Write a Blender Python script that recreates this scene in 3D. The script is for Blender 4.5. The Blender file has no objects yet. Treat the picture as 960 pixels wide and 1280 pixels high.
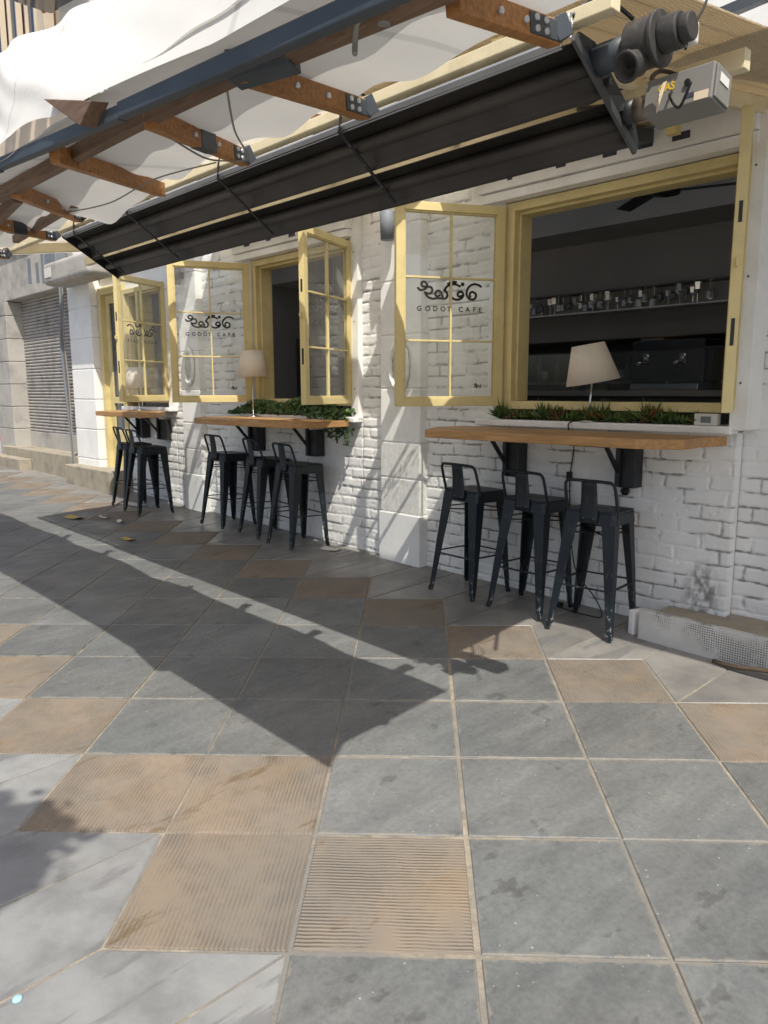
import bpy, bmesh, math, random
import numpy as np
from mathutils import Vector, Matrix
random.seed(7)
SC = bpy.context.scene
COL = SC.collection
YW = 4.284                       # street face of the cafe wall
def gz(x, y): return -0.0200*x + 0.0340*y      # the pavement falls a little
R = math.radians

# ------------------------------------------------------------------ materials
def mat(name):
    m = bpy.data.materials.new(name); m.use_nodes = True
    nt = m.node_tree; b = nt.nodes['Principled BSDF']
    return m, nt, b
def nd(nt, t, **k):
    n = nt.nodes.new(t)
    for a, v in k.items(): setattr(n, a, v)
    return n
def noise(nt, scale, detail=4, rough=.55, coord='Object', stretch=None, rot=None):
    tc = nd(nt, 'ShaderNodeTexCoord'); out = tc.outputs[coord]
    mp = nd(nt, 'ShaderNodeMapping')
    if stretch: mp.inputs['Scale'].default_value = stretch
    if rot: mp.inputs['Rotation'].default_value = rot
    nt.links.new(out, mp.inputs[0])
    n = nd(nt, 'ShaderNodeTexNoise'); n.inputs['Scale'].default_value = scale
    n.inputs['Detail'].default_value = detail; n.inputs['Roughness'].default_value = rough
    nt.links.new(mp.outputs[0], n.inputs[0]); return n.outputs[0]
def ramp(nt, src, stops):
    r = nd(nt, 'ShaderNodeValToRGB'); e = r.color_ramp.elements
    while len(e) < len(stops): e.new(.5)
    for i, (p, c) in enumerate(stops):
        e[i].position = p; e[i].color = (*c, 1) if len(c) == 3 else c
    nt.links.new(src, r.inputs[0]); return r.outputs[0]
def mix(nt, fac, a, b, mode='MIX'):
    m = nd(nt, 'ShaderNodeMix', data_type='RGBA', blend_type=mode)
    for s, v in ((m.inputs[0], fac), (m.inputs[6], a), (m.inputs[7], b)):
        if isinstance(v, (int, float)): s.default_value = v
        elif isinstance(v, tuple): s.default_value = (*v, 1) if len(v) == 3 else v
        else: nt.links.new(v, s)
    return m.outputs[2]
def bump(nt, b, src, strength=.3, dist=.01):
    n = nd(nt, 'ShaderNodeBump'); n.inputs['Strength'].default_value = strength
    n.inputs['Distance'].default_value = dist; nt.links.new(src, n.inputs['Height'])
    nt.links.new(n.outputs[0], b.inputs['Normal'])
def plain(name, c, rough=.6, var=.12, scale=9, metal=0., bmp=.12, spec=.4, dirt=None):
    m, nt, b = mat(name)
    n = noise(nt, scale)
    lo = tuple(x*(1-var) for x in c); hi = tuple(min(1, x*(1+var)) for x in c)
    col = ramp(nt, n, [(.25, lo), (.75, hi)])
    if dirt:
        d = ramp(nt, noise(nt, scale*.6, 8, .7), [(.50, (0, 0, 0)), (.74, (1, 1, 1))])
        col = mix(nt, d, col, dirt)
    nt.links.new(col, b.inputs['Base Color'])
    b.inputs['Roughness'].default_value = rough; b.inputs['Metallic'].default_value = metal
    b.inputs['Specular IOR Level'].default_value = spec
    if bmp: bump(nt, b, noise(nt, scale*5, 6), bmp, .004)
    return m
def wood(name, dark, light, axis=(1, 12, 12), scale=5, rough=.55, coord='Object'):
    m, nt, b = mat(name)
    n = noise(nt, scale, 8, .62, coord, axis)
    n2 = noise(nt, 2.2, 4, .5, coord)
    c = ramp(nt, n, [(.3, dark), (.62, light)])
    c = mix(nt, ramp(nt, n2, [(.35, (0, 0, 0)), (.75, (.55, .55, .55))]), c, tuple(x*.55 for x in dark))
    nt.links.new(c, b.inputs['Base Color']); b.inputs['Roughness'].default_value = rough
    b.inputs['Specular IOR Level'].default_value = .3
    bump(nt, b, n, .25, .004); return m
def attr(nt, name):
    a = nd(nt, 'ShaderNodeAttribute'); a.attribute_name = name; return a

M = {}
M['cream'] = plain('cream_yellow_paint', (.655, .545, .265), .5, .08, 4, bmp=.06, dirt=(.47, .385, .17))
M['cream_pale'] = plain('pale_cream_timber', (.74, .65, .44), .6, .12, 5, dirt=(.5, .42, .26))
M['white_trim'] = plain('white_trim_paint', (.85, .845, .82), .55, .05, 3, dirt=(.66, .65, .61))
M['plaster'] = plain('white_plaster', (.85, .84, .81), .8, .06, 2.2, bmp=.25, dirt=(.68, .67, .63))
M['plaster_rough'] = plain('stippled_plaster', (.78, .77, .735), .85, .10, 30, bmp=.9, dirt=(.55, .54, .50))
M['shop_stone'] = plain('shop_stone', (.40, .38, .345), .85, .14, 2.5, bmp=.4, dirt=(.20, .185, .165))
M['step_stone'] = plain('step_stone', (.34, .30, .23), .8, .16, 6, bmp=.4, dirt=(.18, .16, .13))
M['dark_steel'] = plain('dark_steel', (.045, .055, .066), .5, .2, 6, spec=.5)
M['black_metal'] = plain('black_metal', (.016, .018, .021), .45, .25, 8, spec=.5)
M['steel_plate'] = plain('steel_plate', (.10, .105, .11), .45, .2, 10, metal=.5)
M['fan_grey'] = plain('dusty_grey_casting', (.052,.050,.048), .6, .25, 12, metal=.2, bmp=.2, dirt=(.16,.145,.125))
M['galv'] = plain('galvanised_steel', (.55, .57, .60), .4, .1, 8, metal=.7)
M['grey_box'] = plain('grey_enamel', (.20, .195, .18), .45, .06, 5, bmp=.03)
M['grey_box2'] = plain('grey_meter_box', (.17, .19, .21), .6, .1, 5)
M['reflector'] = plain('sooty_reflector', (.050, .045, .040), .42, .35, 3, metal=.3, spec=.4)
M['bronze_pipe'] = plain('heat_stained_pipe', (.20, .17, .14), .45, .3, 7, metal=.6)
M['wood_orange'] = wood('orange_stained_wood', (.26, .115, .038), (.50, .24, .085), (3, 14, 14))
M['wood_brown'] = wood('brown_stained_wood', (.13, .078, .048), (.25, .155, .10), (1.2, 14, 14))
M['table_wood'] = wood('oiled_table_wood', (.30, .175, .08), (.52, .31, .14), (1.1, 13, 9), 4, .5)
M['table_edge'] = wood('orange_table_edge', (.34, .18, .07), (.56, .32, .135), (1.1, 16, 16), 4, .5)
M['black_plastic'] = plain('black_plastic', (.012, .012, .013), .5, .1, 8, bmp=0)
M['white_plastic'] = plain('white_plastic', (.66, .66, .62), .45, .03, 8, bmp=0)
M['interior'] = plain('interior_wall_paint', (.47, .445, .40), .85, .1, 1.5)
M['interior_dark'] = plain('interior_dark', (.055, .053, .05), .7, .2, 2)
M['interior_grey'] = plain('interior_grey_band', (.22, .21, .19), .8, .1, 2)
M['green_bottle'] = plain('dull_green_panel', (.26, .28, .15), .4, .15, 5)
M['chrome'] = plain('brushed_chrome', (.6, .6, .6), .25, .05, 20, metal=1, bmp=.02)
M['black_letter'] = plain('black_letter', (.012, .010, .010), .6, .05, 5, bmp=0)
M['sticker_dark'] = plain('dark_sticker', (.05, .05, .075), .6, .3, 60, bmp=0)
M['sticker_yellow'] = plain('yellow_letters', (.75, .47, .02), .5, .05, 5, bmp=0)
M['beige_tag'] = plain('beige_tag', (.60, .50, .36), .7, .05, 8, bmp=0)
M['paper'] = plain('scrap_paper', (.62, .60, .54), .8, .1, 20)
M['leaf_litter'] = plain('dry_leaf', (.42, .31, .09), .7, .2, 20)
M['cap_blue'] = plain('pale_blue_plastic', (.34, .55, .66), .5, .1, 20, bmp=0)
M['blue_glass'] = plain('blue_window_glass', (.035, .05, .075), .12, .2, 2, bmp=0, spec=.6)
M['upper_wall'] = plain('upper_wall_plaster', (.62, .52, .40), .8, .08, 1.2, dirt=(.4, .34, .27))
M['street'] = plain('street_paving', (.30, .29, .275), .85, .2, 3)
M['bark'] = plain('bark', (.10, .07, .045), .9, .3, 12, bmp=.8)
M['tree_leaf'] = plain('tree_leaf', (.05, .09, .025), .5, .4, 4)
M['cord'] = plain('black_cable', (.012, .012, .013), .55, .1, 8, bmp=0)
M['grey_cord'] = plain('grey_cord', (.25, .24, .22), .7, .1, 8, bmp=0)

def shade_mat():
    m, nt, b = mat('linen_lampshade')
    n = noise(nt, 240, 2, .5, 'Object', (1, 1, .25))
    c = ramp(nt, n, [(.3, (.89, .83, .73)), (.7, (.93, .88, .79))])
    nt.links.new(c, b.inputs['Base Color']); b.inputs['Roughness'].default_value = .9
    b.inputs['Specular IOR Level'].default_value = .1
    tr = nd(nt, 'ShaderNodeBsdfTranslucent'); nt.links.new(c, tr.inputs[0])
    mx = nd(nt, 'ShaderNodeMixShader'); mx.inputs[0].default_value = .5
    nt.links.new(b.outputs[0], mx.inputs[1]); nt.links.new(tr.outputs[0], mx.inputs[2])
    nt.links.new(mx.outputs[0], nt.nodes['Material Output'].inputs[0])
    bump(nt, b, n, .2, .002); return m
M['lampshade'] = shade_mat()
def fabric_mat(name, c, t):
    m, nt, b = mat(name)
    n = noise(nt, 3, 5); st = ramp(nt, noise(nt, 1.1, 6, .6), [(.42, (0, 0, 0)), (.8, (.5, .5, .5))])
    col = mix(nt, st, ramp(nt, n, [(.3, tuple(x*.95 for x in c)), (.7, c)]), tuple(x*y for x, y in zip(c, (.80, .78, .74))))
    sxx = nd(nt, 'ShaderNodeSeparateXYZ'); tcx = nd(nt, 'ShaderNodeTexCoord'); nt.links.new(tcx.outputs['Object'], sxx.inputs[0])
    sm = nd(nt, 'ShaderNodeMath', operation='PINGPONG'); nt.links.new(sxx.outputs[0], sm.inputs[0]); sm.inputs[1].default_value = .78
    col = mix(nt, ramp(nt, sm.outputs[0], [(.0, (.42, .42, .42)), (.011, (.40, .40, .40)), (.0135, (0, 0, 0))]), col, tuple(x*.55 for x in c))
    nt.links.new(col, b.inputs['Base Color']); b.inputs['Roughness'].default_value = .8
    b.inputs['Specular IOR Level'].default_value = .15
    tr = nd(nt, 'ShaderNodeBsdfTranslucent'); nt.links.new(col, tr.inputs[0])
    mx = nd(nt, 'ShaderNodeMixShader'); mx.inputs[0].default_value = t
    nt.links.new(b.outputs[0], mx.inputs[1]); nt.links.new(tr.outputs[0], mx.inputs[2])
    nt.links.new(mx.outputs[0], nt.nodes['Material Output'].inputs[0])
    bump(nt, b, mix(nt, .5, noise(nt, 420, 2), noise(nt, 7, 5, .6, 'Object', (1, 2.5, 2.5))), .35, .006); return m
M['fabric'] = fabric_mat('white_canvas', (.80, .79, .76), .20)
M['roof_sheet'] = fabric_mat('milky_roof_sheet', (.86, .83, .77), .70)
def glass_mat():
    m, nt, b = mat('window_glass'); nt.nodes.remove(b)
    t = nd(nt, 'ShaderNodeBsdfTransparent'); t.inputs[0].default_value = (.97, .98, .972, 1)
    g = nd(nt, 'ShaderNodeBsdfGlossy'); g.inputs['Roughness'].default_value = .02
    g.inputs[0].default_value = (.9, .9, .9, 1)
    d = nd(nt, 'ShaderNodeBsdfDiffuse'); d.inputs[0].default_value = (.6, .6, .57, 1)
    lw = nd(nt, 'ShaderNodeLayerWeight'); lw.inputs[0].default_value = .5
    pw = nd(nt, 'ShaderNodeMath', operation='POWER'); nt.links.new(lw.outputs['Facing'], pw.inputs[0]); pw.inputs[1].default_value = 4.0
    fr = nd(nt, 'ShaderNodeMath', operation='MULTIPLY_ADD'); nt.links.new(pw.outputs[0], fr.inputs[0]); fr.inputs[1].default_value = .85; fr.inputs[2].default_value = .05
    mx = nd(nt, 'ShaderNodeMixShader'); nt.links.new(fr.outputs[0], mx.inputs[0])
    nt.links.new(t.outputs[0], mx.inputs[1]); nt.links.new(g.outputs[0], mx.inputs[2])
    m2 = nd(nt, 'ShaderNodeMixShader')
    dust = ramp(nt, noise(nt, 3.5, 6, .7), [(.4, (.015, .015, .015)), (.8, (.085, .085, .085))])
    nt.links.new(dust, m2.inputs[0]); nt.links.new(mx.outputs[0], m2.inputs[1]); nt.links.new(d.outputs[0], m2.inputs[2])
    nt.links.new(m2.outputs[0], nt.nodes['Material Output'].inputs[0]); return m
M['glass'] = glass_mat()
def brick_mat():
    m, nt, b = mat('white_painted_brick')
    n = noise(nt, 5, 5); n2 = noise(nt, 1.3, 3)
    c = ramp(nt, n, [(.3, (.80, .79, .765)), (.7, (.87, .865, .84))])
    c = mix(nt, ramp(nt, n2, [(.4, (0, 0, 0)), (.8, (.5, .5, .5))]), c, (.66, .65, .61))
    spk = ramp(nt, noise(nt, 75, 3, .6), [(.66, (0, 0, 0)), (.70, (.8, .8, .8))])
    msk = ramp(nt, noise(nt, 3.0, 2), [(.45, (0, 0, 0)), (.6, (1, 1, 1))])
    c = mix(nt, mix(nt, 1.0, spk, msk, 'MULTIPLY'), c, (.36, .345, .315))
    a = attr(nt, 'crack'); c = mix(nt, a.outputs['Fac'], c, (.10, .092, .08))
    a = attr(nt, 'soot'); c = mix(nt, a.outputs['Fac'], c, (.045, .042, .038))
    nt.links.new(c, b.inputs['Base Color']); b.inputs['Roughness'].default_value = .62
    b.inputs['Specular IOR Level'].default_value = .3
    bump(nt, b, noise(nt, 60, 6, .6), .35, .006); return m
M['brick'] = brick_mat()
def tile_mats():
    m, nt, b = mat('slate_tile')
    tc = attr(nt, 'tcol').outputs['Color']
    n = noise(nt, 2.3, 8, .62, 'Object'); n3 = noise(nt, 5, 7, .65, 'Object', (1, .13, 1), (0, 0, R(-28)))
    c = mix(nt, 1.0, tc, ramp(nt, n, [(.25, (.74, .75, .75)), (.75, (1.14, 1.14, 1.12))]), 'MULTIPLY')
    c = mix(nt, .75, c, ramp(nt, n3, [(.3, (.84, .84, .84)), (.5, (1, 1, 1)), (.70, (1.26, 1.26, 1.24))]), 'MULTIPLY')
    dark = ramp(nt, noise(nt, 8, 4, .6, 'Object', (1, .6, 1), (0, 0, .5)), [(.62, (0, 0, 0)), (.66, (.6, .6, .6))])
    c = mix(nt, dark, c, (.07, .07, .068))
    sp = nd(nt, 'ShaderNodeTexVoronoi'); sp.inputs['Scale'].default_value = 26
    t2 = nd(nt, 'ShaderNodeTexCoord'); nt.links.new(t2.outputs['Object'], sp.inputs['Vector'])
    spk = ramp(nt, sp.outputs['Distance'], [(.05, (.75, .75, .75)), (.11, (0, 0, 0))])
    spm = ramp(nt, noise(nt, 9, 1), [(.52, (0, 0, 0)), (.58, (1, 1, 1))])
    c = mix(nt, mix(nt, 1., spk, spm, 'MULTIPLY'), c, (.42, .42, .40))
    dust = ramp(nt, noise(nt, .9, 6, .65), [(.42, (0, 0, 0)), (.8, (.35, .35, .35))])
    c = mix(nt, dust, c, (.24, .225, .195))
    fine = noise(nt, 46, 8, .72); fine2 = noise(nt, 15, 8, .7, 'Object', (1, .22, 1), (0, 0, R(-31)))
    c = mix(nt, 1., c, ramp(nt, fine, [(.28, (.76, .76, .76)), (.5, (1, 1, 1)), (.74, (1.20, 1.20, 1.20))]), 'MULTIPLY')
    c = mix(nt, 1., c, ramp(nt, fine2, [(.3, (.86, .86, .86)), (.5, (1, 1, 1)), (.72, (1.16, 1.16, 1.15))]), 'MULTIPLY')
    uvn = nd(nt, 'ShaderNodeTexCoord'); sxy = nd(nt, 'ShaderNodeSeparateXYZ'); nt.links.new(uvn.outputs['UV'], sxy.inputs[0]); es = []
    for q in (0, 1):
        m1 = nd(nt, 'ShaderNodeMath', operation='PINGPONG'); nt.links.new(sxy.outputs[q], m1.inputs[0]); m1.inputs[1].default_value = .5; es.append(m1)
    mn = nd(nt, 'ShaderNodeMath', operation='MINIMUM'); nt.links.new(es[0].outputs[0], mn.inputs[0]); nt.links.new(es[1].outputs[0], mn.inputs[1])
    wn = nd(nt, 'ShaderNodeMath', operation='MULTIPLY_ADD'); nt.links.new(noise(nt, 16, 6, .7), wn.inputs[0]); wn.inputs[1].default_value = -.12; ao = nd(nt, 'ShaderNodeMath', operation='ADD'); ao.inputs[1].default_value = .062; nt.links.new(mn.outputs[0], ao.inputs[0]); nt.links.new(ao.outputs[0], wn.inputs[2])
    edge = ramp(nt, wn.outputs[0], [(.0, (.75, .75, .75)), (.012, (0, 0, 0))])
    c = mix(nt, edge, c, (.21, .195, .165))
    nt.links.new(c, b.inputs['Base Color'])
    rr = ramp(nt, noise(nt, 4, 5), [(.3, (.42, .42, .42)), (.75, (.7, .7, .7))]); nt.links.new(rr, b.inputs['Roughness'])
    b.inputs['Specular IOR Level'].default_value = .35
    bump(nt, b, mix(nt, .5, n3, noise(nt, 40, 6, .6)), .30, .008); M['slate'] = m
    m, nt, b = mat('grooved_sandstone_tile')
    tc = attr(nt, 'tcol').outputs['Color']
    uv = nd(nt, 'ShaderNodeTexCoord'); sx = nd(nt, 'ShaderNodeSeparateXYZ'); nt.links.new(uv.outputs['UV'], sx.inputs[0])
    ad = nd(nt, 'ShaderNodeMath', operation='MULTIPLY'); nt.links.new(sx.outputs[0], ad.inputs[0]); ad.inputs[1].default_value = 2*math.pi*36
    wob = noise(nt, 3, 3, .5, 'UV'); w2 = nd(nt, 'ShaderNodeMath', operation='MULTIPLY_ADD'); nt.links.new(wob, w2.inputs[0]); w2.inputs[1].default_value = 7.0
    nt.links.new(ad.outputs[0], w2.inputs[2])
    sn = nd(nt, 'ShaderNodeMath', operation='SINE'); nt.links.new(w2.outputs[0], sn.inputs[0])
    h = nd(nt, 'ShaderNodeMath', operation='MULTIPLY_ADD'); nt.links.new(sn.outputs[0], h.inputs[0]); h.inputs[1].default_value = .5; h.inputs[2].default_value = .5
    wear = ramp(nt, noise(nt, 5.5, 7, .7), [(.38, (0, 0, 0)), (.60, (1, 1, 1))])
    gr = mix(nt, 1., ramp(nt, h.outputs[0], [(.12, (1, 1, 1)), (.5, (0, 0, 0))]), wear, 'MULTIPLY')
    n = noise(nt, 2.6, 7, .6); n4 = noise(nt, 4.3, 6, .62, 'Object', (1, .45, 1), (0, 0, .9))
    c = mix(nt, ramp(nt, n, [(.34, (0, 0, 0)), (.62, (1, 1, 1))]), tc, (.195, .172, .145))
    c = mix(nt, ramp(nt, n4, [(.52, (0, 0, 0)), (.72, (.7, .7, .7))]), c, (.235, .178, .118))
    c = mix(nt, mix(nt, .34, (0, 0, 0), gr), c, (.105, .09, .07))
    st = ramp(nt, noise(nt, 6, 6, .7, 'Object', (1, .3, 1), (0, 0, 2.2)), [(.58, (0, 0, 0)), (.64, (.55, .55, .55))])
    c = mix(nt, st, c, (.12, .075, .03))
    nt.links.new(c, b.inputs['Base Color']); b.inputs['Roughness'].default_value = .72
    b.inputs['Specular IOR Level'].default_value = .25
    bump(nt, b, mix(nt, .25, mix(nt, wear, (.6, .6, .6), h.outputs[0]), noise(nt, 45, 5)), .65, .009); M['sandstone'] = m
    m, nt, b = mat('pale_border_stone')
    tc = attr(nt, 'tcol').outputs['Color']; n = noise(nt, 3, 8, .65)
    c = mix(nt, 1.0, tc, ramp(nt, n, [(.28, (.62, .62, .63)), (.5, (1, 1, 1)), (.72, (1.24, 1.24, 1.22))]), 'MULTIPLY')
    sc = ramp(nt, noise(nt, 7, 5, .6, 'Object', (1, .16, 1), (0, 0, .25)), [(.57, (0, 0, 0)), (.61, (.6, .6, .6))])
    c = mix(nt, sc, c, (.13, .13, .13))
    wh = ramp(nt, noise(nt, 3.1, 8, .75, 'Object', (1, .5, 1), (0, 0, 1.1)), [(.60, (0, 0, 0)), (.66, (.5, .5, .5))])
    c = mix(nt, wh, c, (.44, .42, .38))
    nt.links.new(c, b.inputs['Base Color'])
    rr = ramp(nt, noise(nt, 2.5, 4), [(.35, (.30, .30, .30)), (.7, (.62, .62, .62))]); nt.links.new(rr, b.inputs['Roughness'])
    bump(nt, b, noise(nt, 30, 7, .6), .3, .006); M['pale'] = m
    m, nt, b = mat('sandy_grout')
    c = ramp(nt, noise(nt, 14, 8, .7), [(.3, (.17, .15, .12)), (.6, (.34, .30, .235)), (.8, (.46, .43, .375))])
    c = mix(nt, ramp(nt, noise(nt, 1.5, 4, .6), [(.42, (0, 0, 0)), (.60, (.85, .85, .85))]), c, (.185, .18, .17))
    nt.links.new(c, b.inputs['Base Color']); b.inputs['Roughness'].default_value = .95
    bump(nt, b, noise(nt, 90, 6, .7), .8, .006); M['grout'] = m
tile_mats()
def perf_mat():
    m, nt, b = mat('white_perforated_panel')
    tc = nd(nt, 'ShaderNodeTexCoord'); mp = nd(nt, 'ShaderNodeMapping'); nt.links.new(tc.outputs['Object'], mp.inputs[0])
    mp.inputs['Rotation'].default_value = (R(90), 0, 0)
    v = nd(nt, 'ShaderNodeTexVoronoi', voronoi_dimensions='2D'); v.inputs['Randomness'].default_value = .12; v.inputs['Scale'].default_value = 78
    nt.links.new(mp.outputs[0], v.inputs['Vector'])
    dots = ramp(nt, v.outputs['Distance'], [(.26, (1, 1, 1)), (.34, (0, 0, 0))])
    msk = ramp(nt, noise(nt, 5, 4, .6), [(.47, (0, 0, 0)), (.56, (1, 1, 1))])
    base = ramp(nt, noise(nt, 4, 6), [(.3, (.47, .46, .43)), (.7, (.62, .61, .58))])
    c = mix(nt, mix(nt, 1., dots, msk, 'MULTIPLY'), base, (.06, .06, .055))
    nt.links.new(c, b.inputs['Base Color']); b.inputs['Roughness'].default_value = .7; return m
M['perforated'] = perf_mat()
def foliage_mat(name, a, b_, c_):
    m, nt, b = mat(name)
    oi = attr(nt, 'tint').outputs['Fac']
    c = ramp(nt, oi, [(0., a), (.55, b_), (1., c_)])
    nt.links.new(c, b.inputs['Base Color']); b.inputs['Roughness'].default_value = .45
    tr = nd(nt, 'ShaderNodeBsdfTranslucent'); nt.links.new(c, tr.inputs[0])
    mx = nd(nt, 'ShaderNodeMixShader'); mx.inputs[0].default_value = .25
    nt.links.new(b.outputs[0], mx.inputs[1]); nt.links.new(tr.outputs[0], mx.inputs[2])
    nt.links.new(mx.outputs[0], nt.nodes['Material Output'].inputs[0]); return m
M['succulent'] = foliage_mat('succulent_leaf', (.06, .11, .03), (.14, .21, .06), (.26, .10, .045))
M['ivy'] = foliage_mat('ivy_leaf', (.028, .062, .018), (.055, .115, .03), (.10, .17, .045))
def stool_mat():
    m, nt, b = mat('worn_navy_metal')
    c = ramp(nt, noise(nt, 3, 4), [(.3, (.005, .009, .013)), (.7, (.009, .015, .021))])
    sep = nd(nt, 'ShaderNodeSeparateXYZ'); t = nd(nt, 'ShaderNodeTexCoord'); nt.links.new(t.outputs['Object'], sep.inputs[0])
    low = ramp(nt, sep.outputs[2], [(.0, (1, 1, 1)), (.32, (.15, .15, .15)), (.8, (.1, .1, .1))])
    w = ramp(nt, noise(nt, 34, 5, .7, 'Object', (1, 1, .35)), [(.585, (0, 0, 0)), (.63, (1, 1, 1))])
    c = mix(nt, mix(nt, 1., w, low, 'MULTIPLY'), c, (.30, .29, .27))
    nt.links.new(c, b.inputs['Base Color']); b.inputs['Roughness'].default_value = .42
    b.inputs['Specular IOR Level'].default_value = .45; return m
M['stool'] = stool_mat()
def graffiti_mat():
    m, nt, b = mat('pink_graffiti')
    n = noise(nt, 1.6, 3, .5); w = ramp(nt, n, [(.38, (.05, .05, .06)), (.43, (.62, .60, .62)), (.50, (.60, .06, .20)), (.58, (.75, .45, .55)), (.66, (.08, .06, .10))])
    nt.links.new(w, b.inputs['Base Color']); return m
M['graffiti'] = graffiti_mat()
def bamboo_mat():
    m, nt, b = mat('woven_reed_mat')
    w = nd(nt, 'ShaderNodeTexWave', wave_type='BANDS', bands_direction='X'); w.inputs['Scale'].default_value = 26; w.inputs['Distortion'].default_value = 5; w.inputs['Detail'].default_value = 3
    tc = nd(nt, 'ShaderNodeTexCoord'); nt.links.new(tc.outputs['Object'], w.inputs[0])
    c = ramp(nt, w.outputs[0], [(.2, (.56, .47, .33)), (.8, (.68, .59, .44))])
    nt.links.new(c, b.inputs['Base Color']); b.inputs['Roughness'].default_value = .85
    bump(nt, b, w.outputs[0], .4, .01)
    tr = nd(nt, 'ShaderNodeBsdfTranslucent'); nt.links.new(c, tr.inputs[0]); mx = nd(nt, 'ShaderNodeMixShader'); mx.inputs[0].default_value = .45
    nt.links.new(b.outputs[0], mx.inputs[1]); nt.links.new(tr.outputs[0], mx.inputs[2]); nt.links.new(mx.outputs[0], nt.nodes['Material Output'].inputs[0]); return m
M['bamboo'] = bamboo_mat()
M['glint'] = plain('dark_glinting_glass', (.34,.34,.33), .14, .1, 8, metal=.75, bmp=0)
def bulb_mat():
    m, nt, b = mat('lit_bulb'); b.inputs['Emission Color'].default_value = (1, .62, .25, 1); b.inputs['Emission Strength'].default_value = 1.3
    b.inputs['Base Color'].default_value = (.8, .5, .2, 1); return m
M['bulb'] = bulb_mat()
def mirror_mat():
    m, nt, b = mat('mirror_foil'); c = ramp(nt, noise(nt, 30, 2), [(.4, (.85, .83, .76)), (.7, (.95, .93, .88))])
    nt.links.new(c, b.inputs['Base Color']); b.inputs['Metallic'].default_value = .9; b.inputs['Roughness'].default_value = .25; return m
M['mirror'] = mirror_mat()

# ------------------------------------------------------------------ mesh building
class MB:
    def __init__(s): s.v = []; s.f = []; s.mi = []; s.sm = []
    def add(s, vs, fs, mi=0, smooth=False):
        o = len(s.v); s.v += [tuple(v) for v in vs]
        for f in fs: s.f.append(tuple(i+o for i in f)); s.mi.append(mi); s.sm.append(smooth)
        return s
    def box(s, x0, x1, y0, y1, z0, z1, mi=0, m=None):
        vs = [(x0,y0,z0),(x1,y0,z0),(x1,y1,z0),(x0,y1,z0),(x0,y0,z1),(x1,y0,z1),(x1,y1,z1),(x0,y1,z1)]
        if m is not None: vs = [m @ Vector(v) for v in vs]
        return s.add(vs, [(3,2,1,0),(4,5,6,7),(0,1,5,4),(1,2,6,5),(2,3,7,6),(3,0,4,7)], mi)
    def bar(s, a, b, w, h, up=(0,0,1), mi=0, w2=None, h2=None):
        a = Vector(a); b = Vector(b); d = (b-a).normalized(); u = Vector(up)
        x = d.cross(u).normalized(); u = x.cross(d).normalized()
        w2 = w if w2 is None else w2; h2 = h if h2 is None else h2
        vs = []
        for p, ww, hh in ((a, w, h), (b, w2, h2)):
            for i, j in ((-1,-1),(1,-1),(1,1),(-1,1)): vs.append(p + x*ww/2*i + u*hh/2*j)
        return s.add(vs, [(3,2,1,0),(4,5,6,7),(0,1,5,4),(1,2,6,5),(2,3,7,6),(3,0,4,7)], mi)
    def tube(s, pts, r, seg=8, mi=0, caps=True, r2=None):
        pts = [Vector(p) for p in pts]; n = len(pts); vs = []; prev = None
        for i, p in enumerate(pts):
            d = (pts[min(i+1, n-1)] - pts[max(i-1, 0)]).normalized()
            ref = prev if prev is not None else (Vector((0,0,1)) if abs(d.z) < .9 else Vector((1,0,0)))
            x = d.cross(ref).normalized(); y = x.cross(d).normalized(); prev = y
            rr = r if r2 is None else r + (r2-r)*i/max(1, n-1)
            for k in range(seg):
                a = 2*math.pi*k/seg; vs.append(p + (x*math.cos(a) + y*math.sin(a))*rr)
        fs = []
        for i in range(n-1):
            for k in range(seg):
                k2 = (k+1) % seg; fs.append((i*seg+k, i*seg+k2, (i+1)*seg+k2, (i+1)*seg+k))
        s.add(vs, fs, mi, True)
        if caps:
            o = len(s.v) - n*seg
            s.f.append(tuple(o+k for k in range(seg))[::-1]); s.mi.append(mi); s.sm.append(False)
            s.f.append(tuple(o+(n-1)*seg+k for k in range(seg))); s.mi.append(mi); s.sm.append(False)
        return s
    def lathe(s, prof, seg=24, m=None, mi=0, closed=False):
        vs = []; n = len(prof)
        for r, z in prof:
            for k in range(seg):
                a = 2*math.pi*k/seg; v = Vector((r*math.cos(a), r*math.sin(a), z)); vs.append(m @ v if m is not None else v)
        fs = []
        for i in range(n-1 + (1 if closed else 0)):
            j = (i+1) % n
            for k in range(seg):
                k2 = (k+1) % seg; fs.append((i*seg+k, i*seg+k2, j*seg+k2, j*seg+k))
        return s.add(vs, fs, mi, True)
    def prism(s, poly, z0, z1, mi=0, mi_side=None):
        n = len(poly); ms = mi if mi_side is None else mi_side
        # poly counter-clockwise
        vs = [(x, y, z0) for x, y in poly] + [(x, y, z1) for x, y in poly]
        s.add(vs, [tuple(range(n))[::-1]], ms); o = len(s.v) - 2*n
        s.f.append(tuple(o+n+i for i in range(n))); s.mi.append(mi); s.sm.append(False)
        for i in range(n):
            j = (i+1) % n; s.f.append((o+i, o+j, o+n+j, o+n+i)); s.mi.append(ms); s.sm.append(False)
        return s
    def grid(s, P, mi=0, smooth=True):       # P[i][j] points
        n = len(P); k = len(P[0]); vs = [p for row in P for p in row]
        fs = [(i*k+j, (i+1)*k+j, (i+1)*k+j+1, i*k+j+1) for i in range(n-1) for j in range(k-1)]
        return s.add(vs, fs, mi, smooth)
def kids_origin(parent): return Vector(parent.location) if parent is not None and parent.type == 'EMPTY' else Vector((0,0,0))
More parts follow.
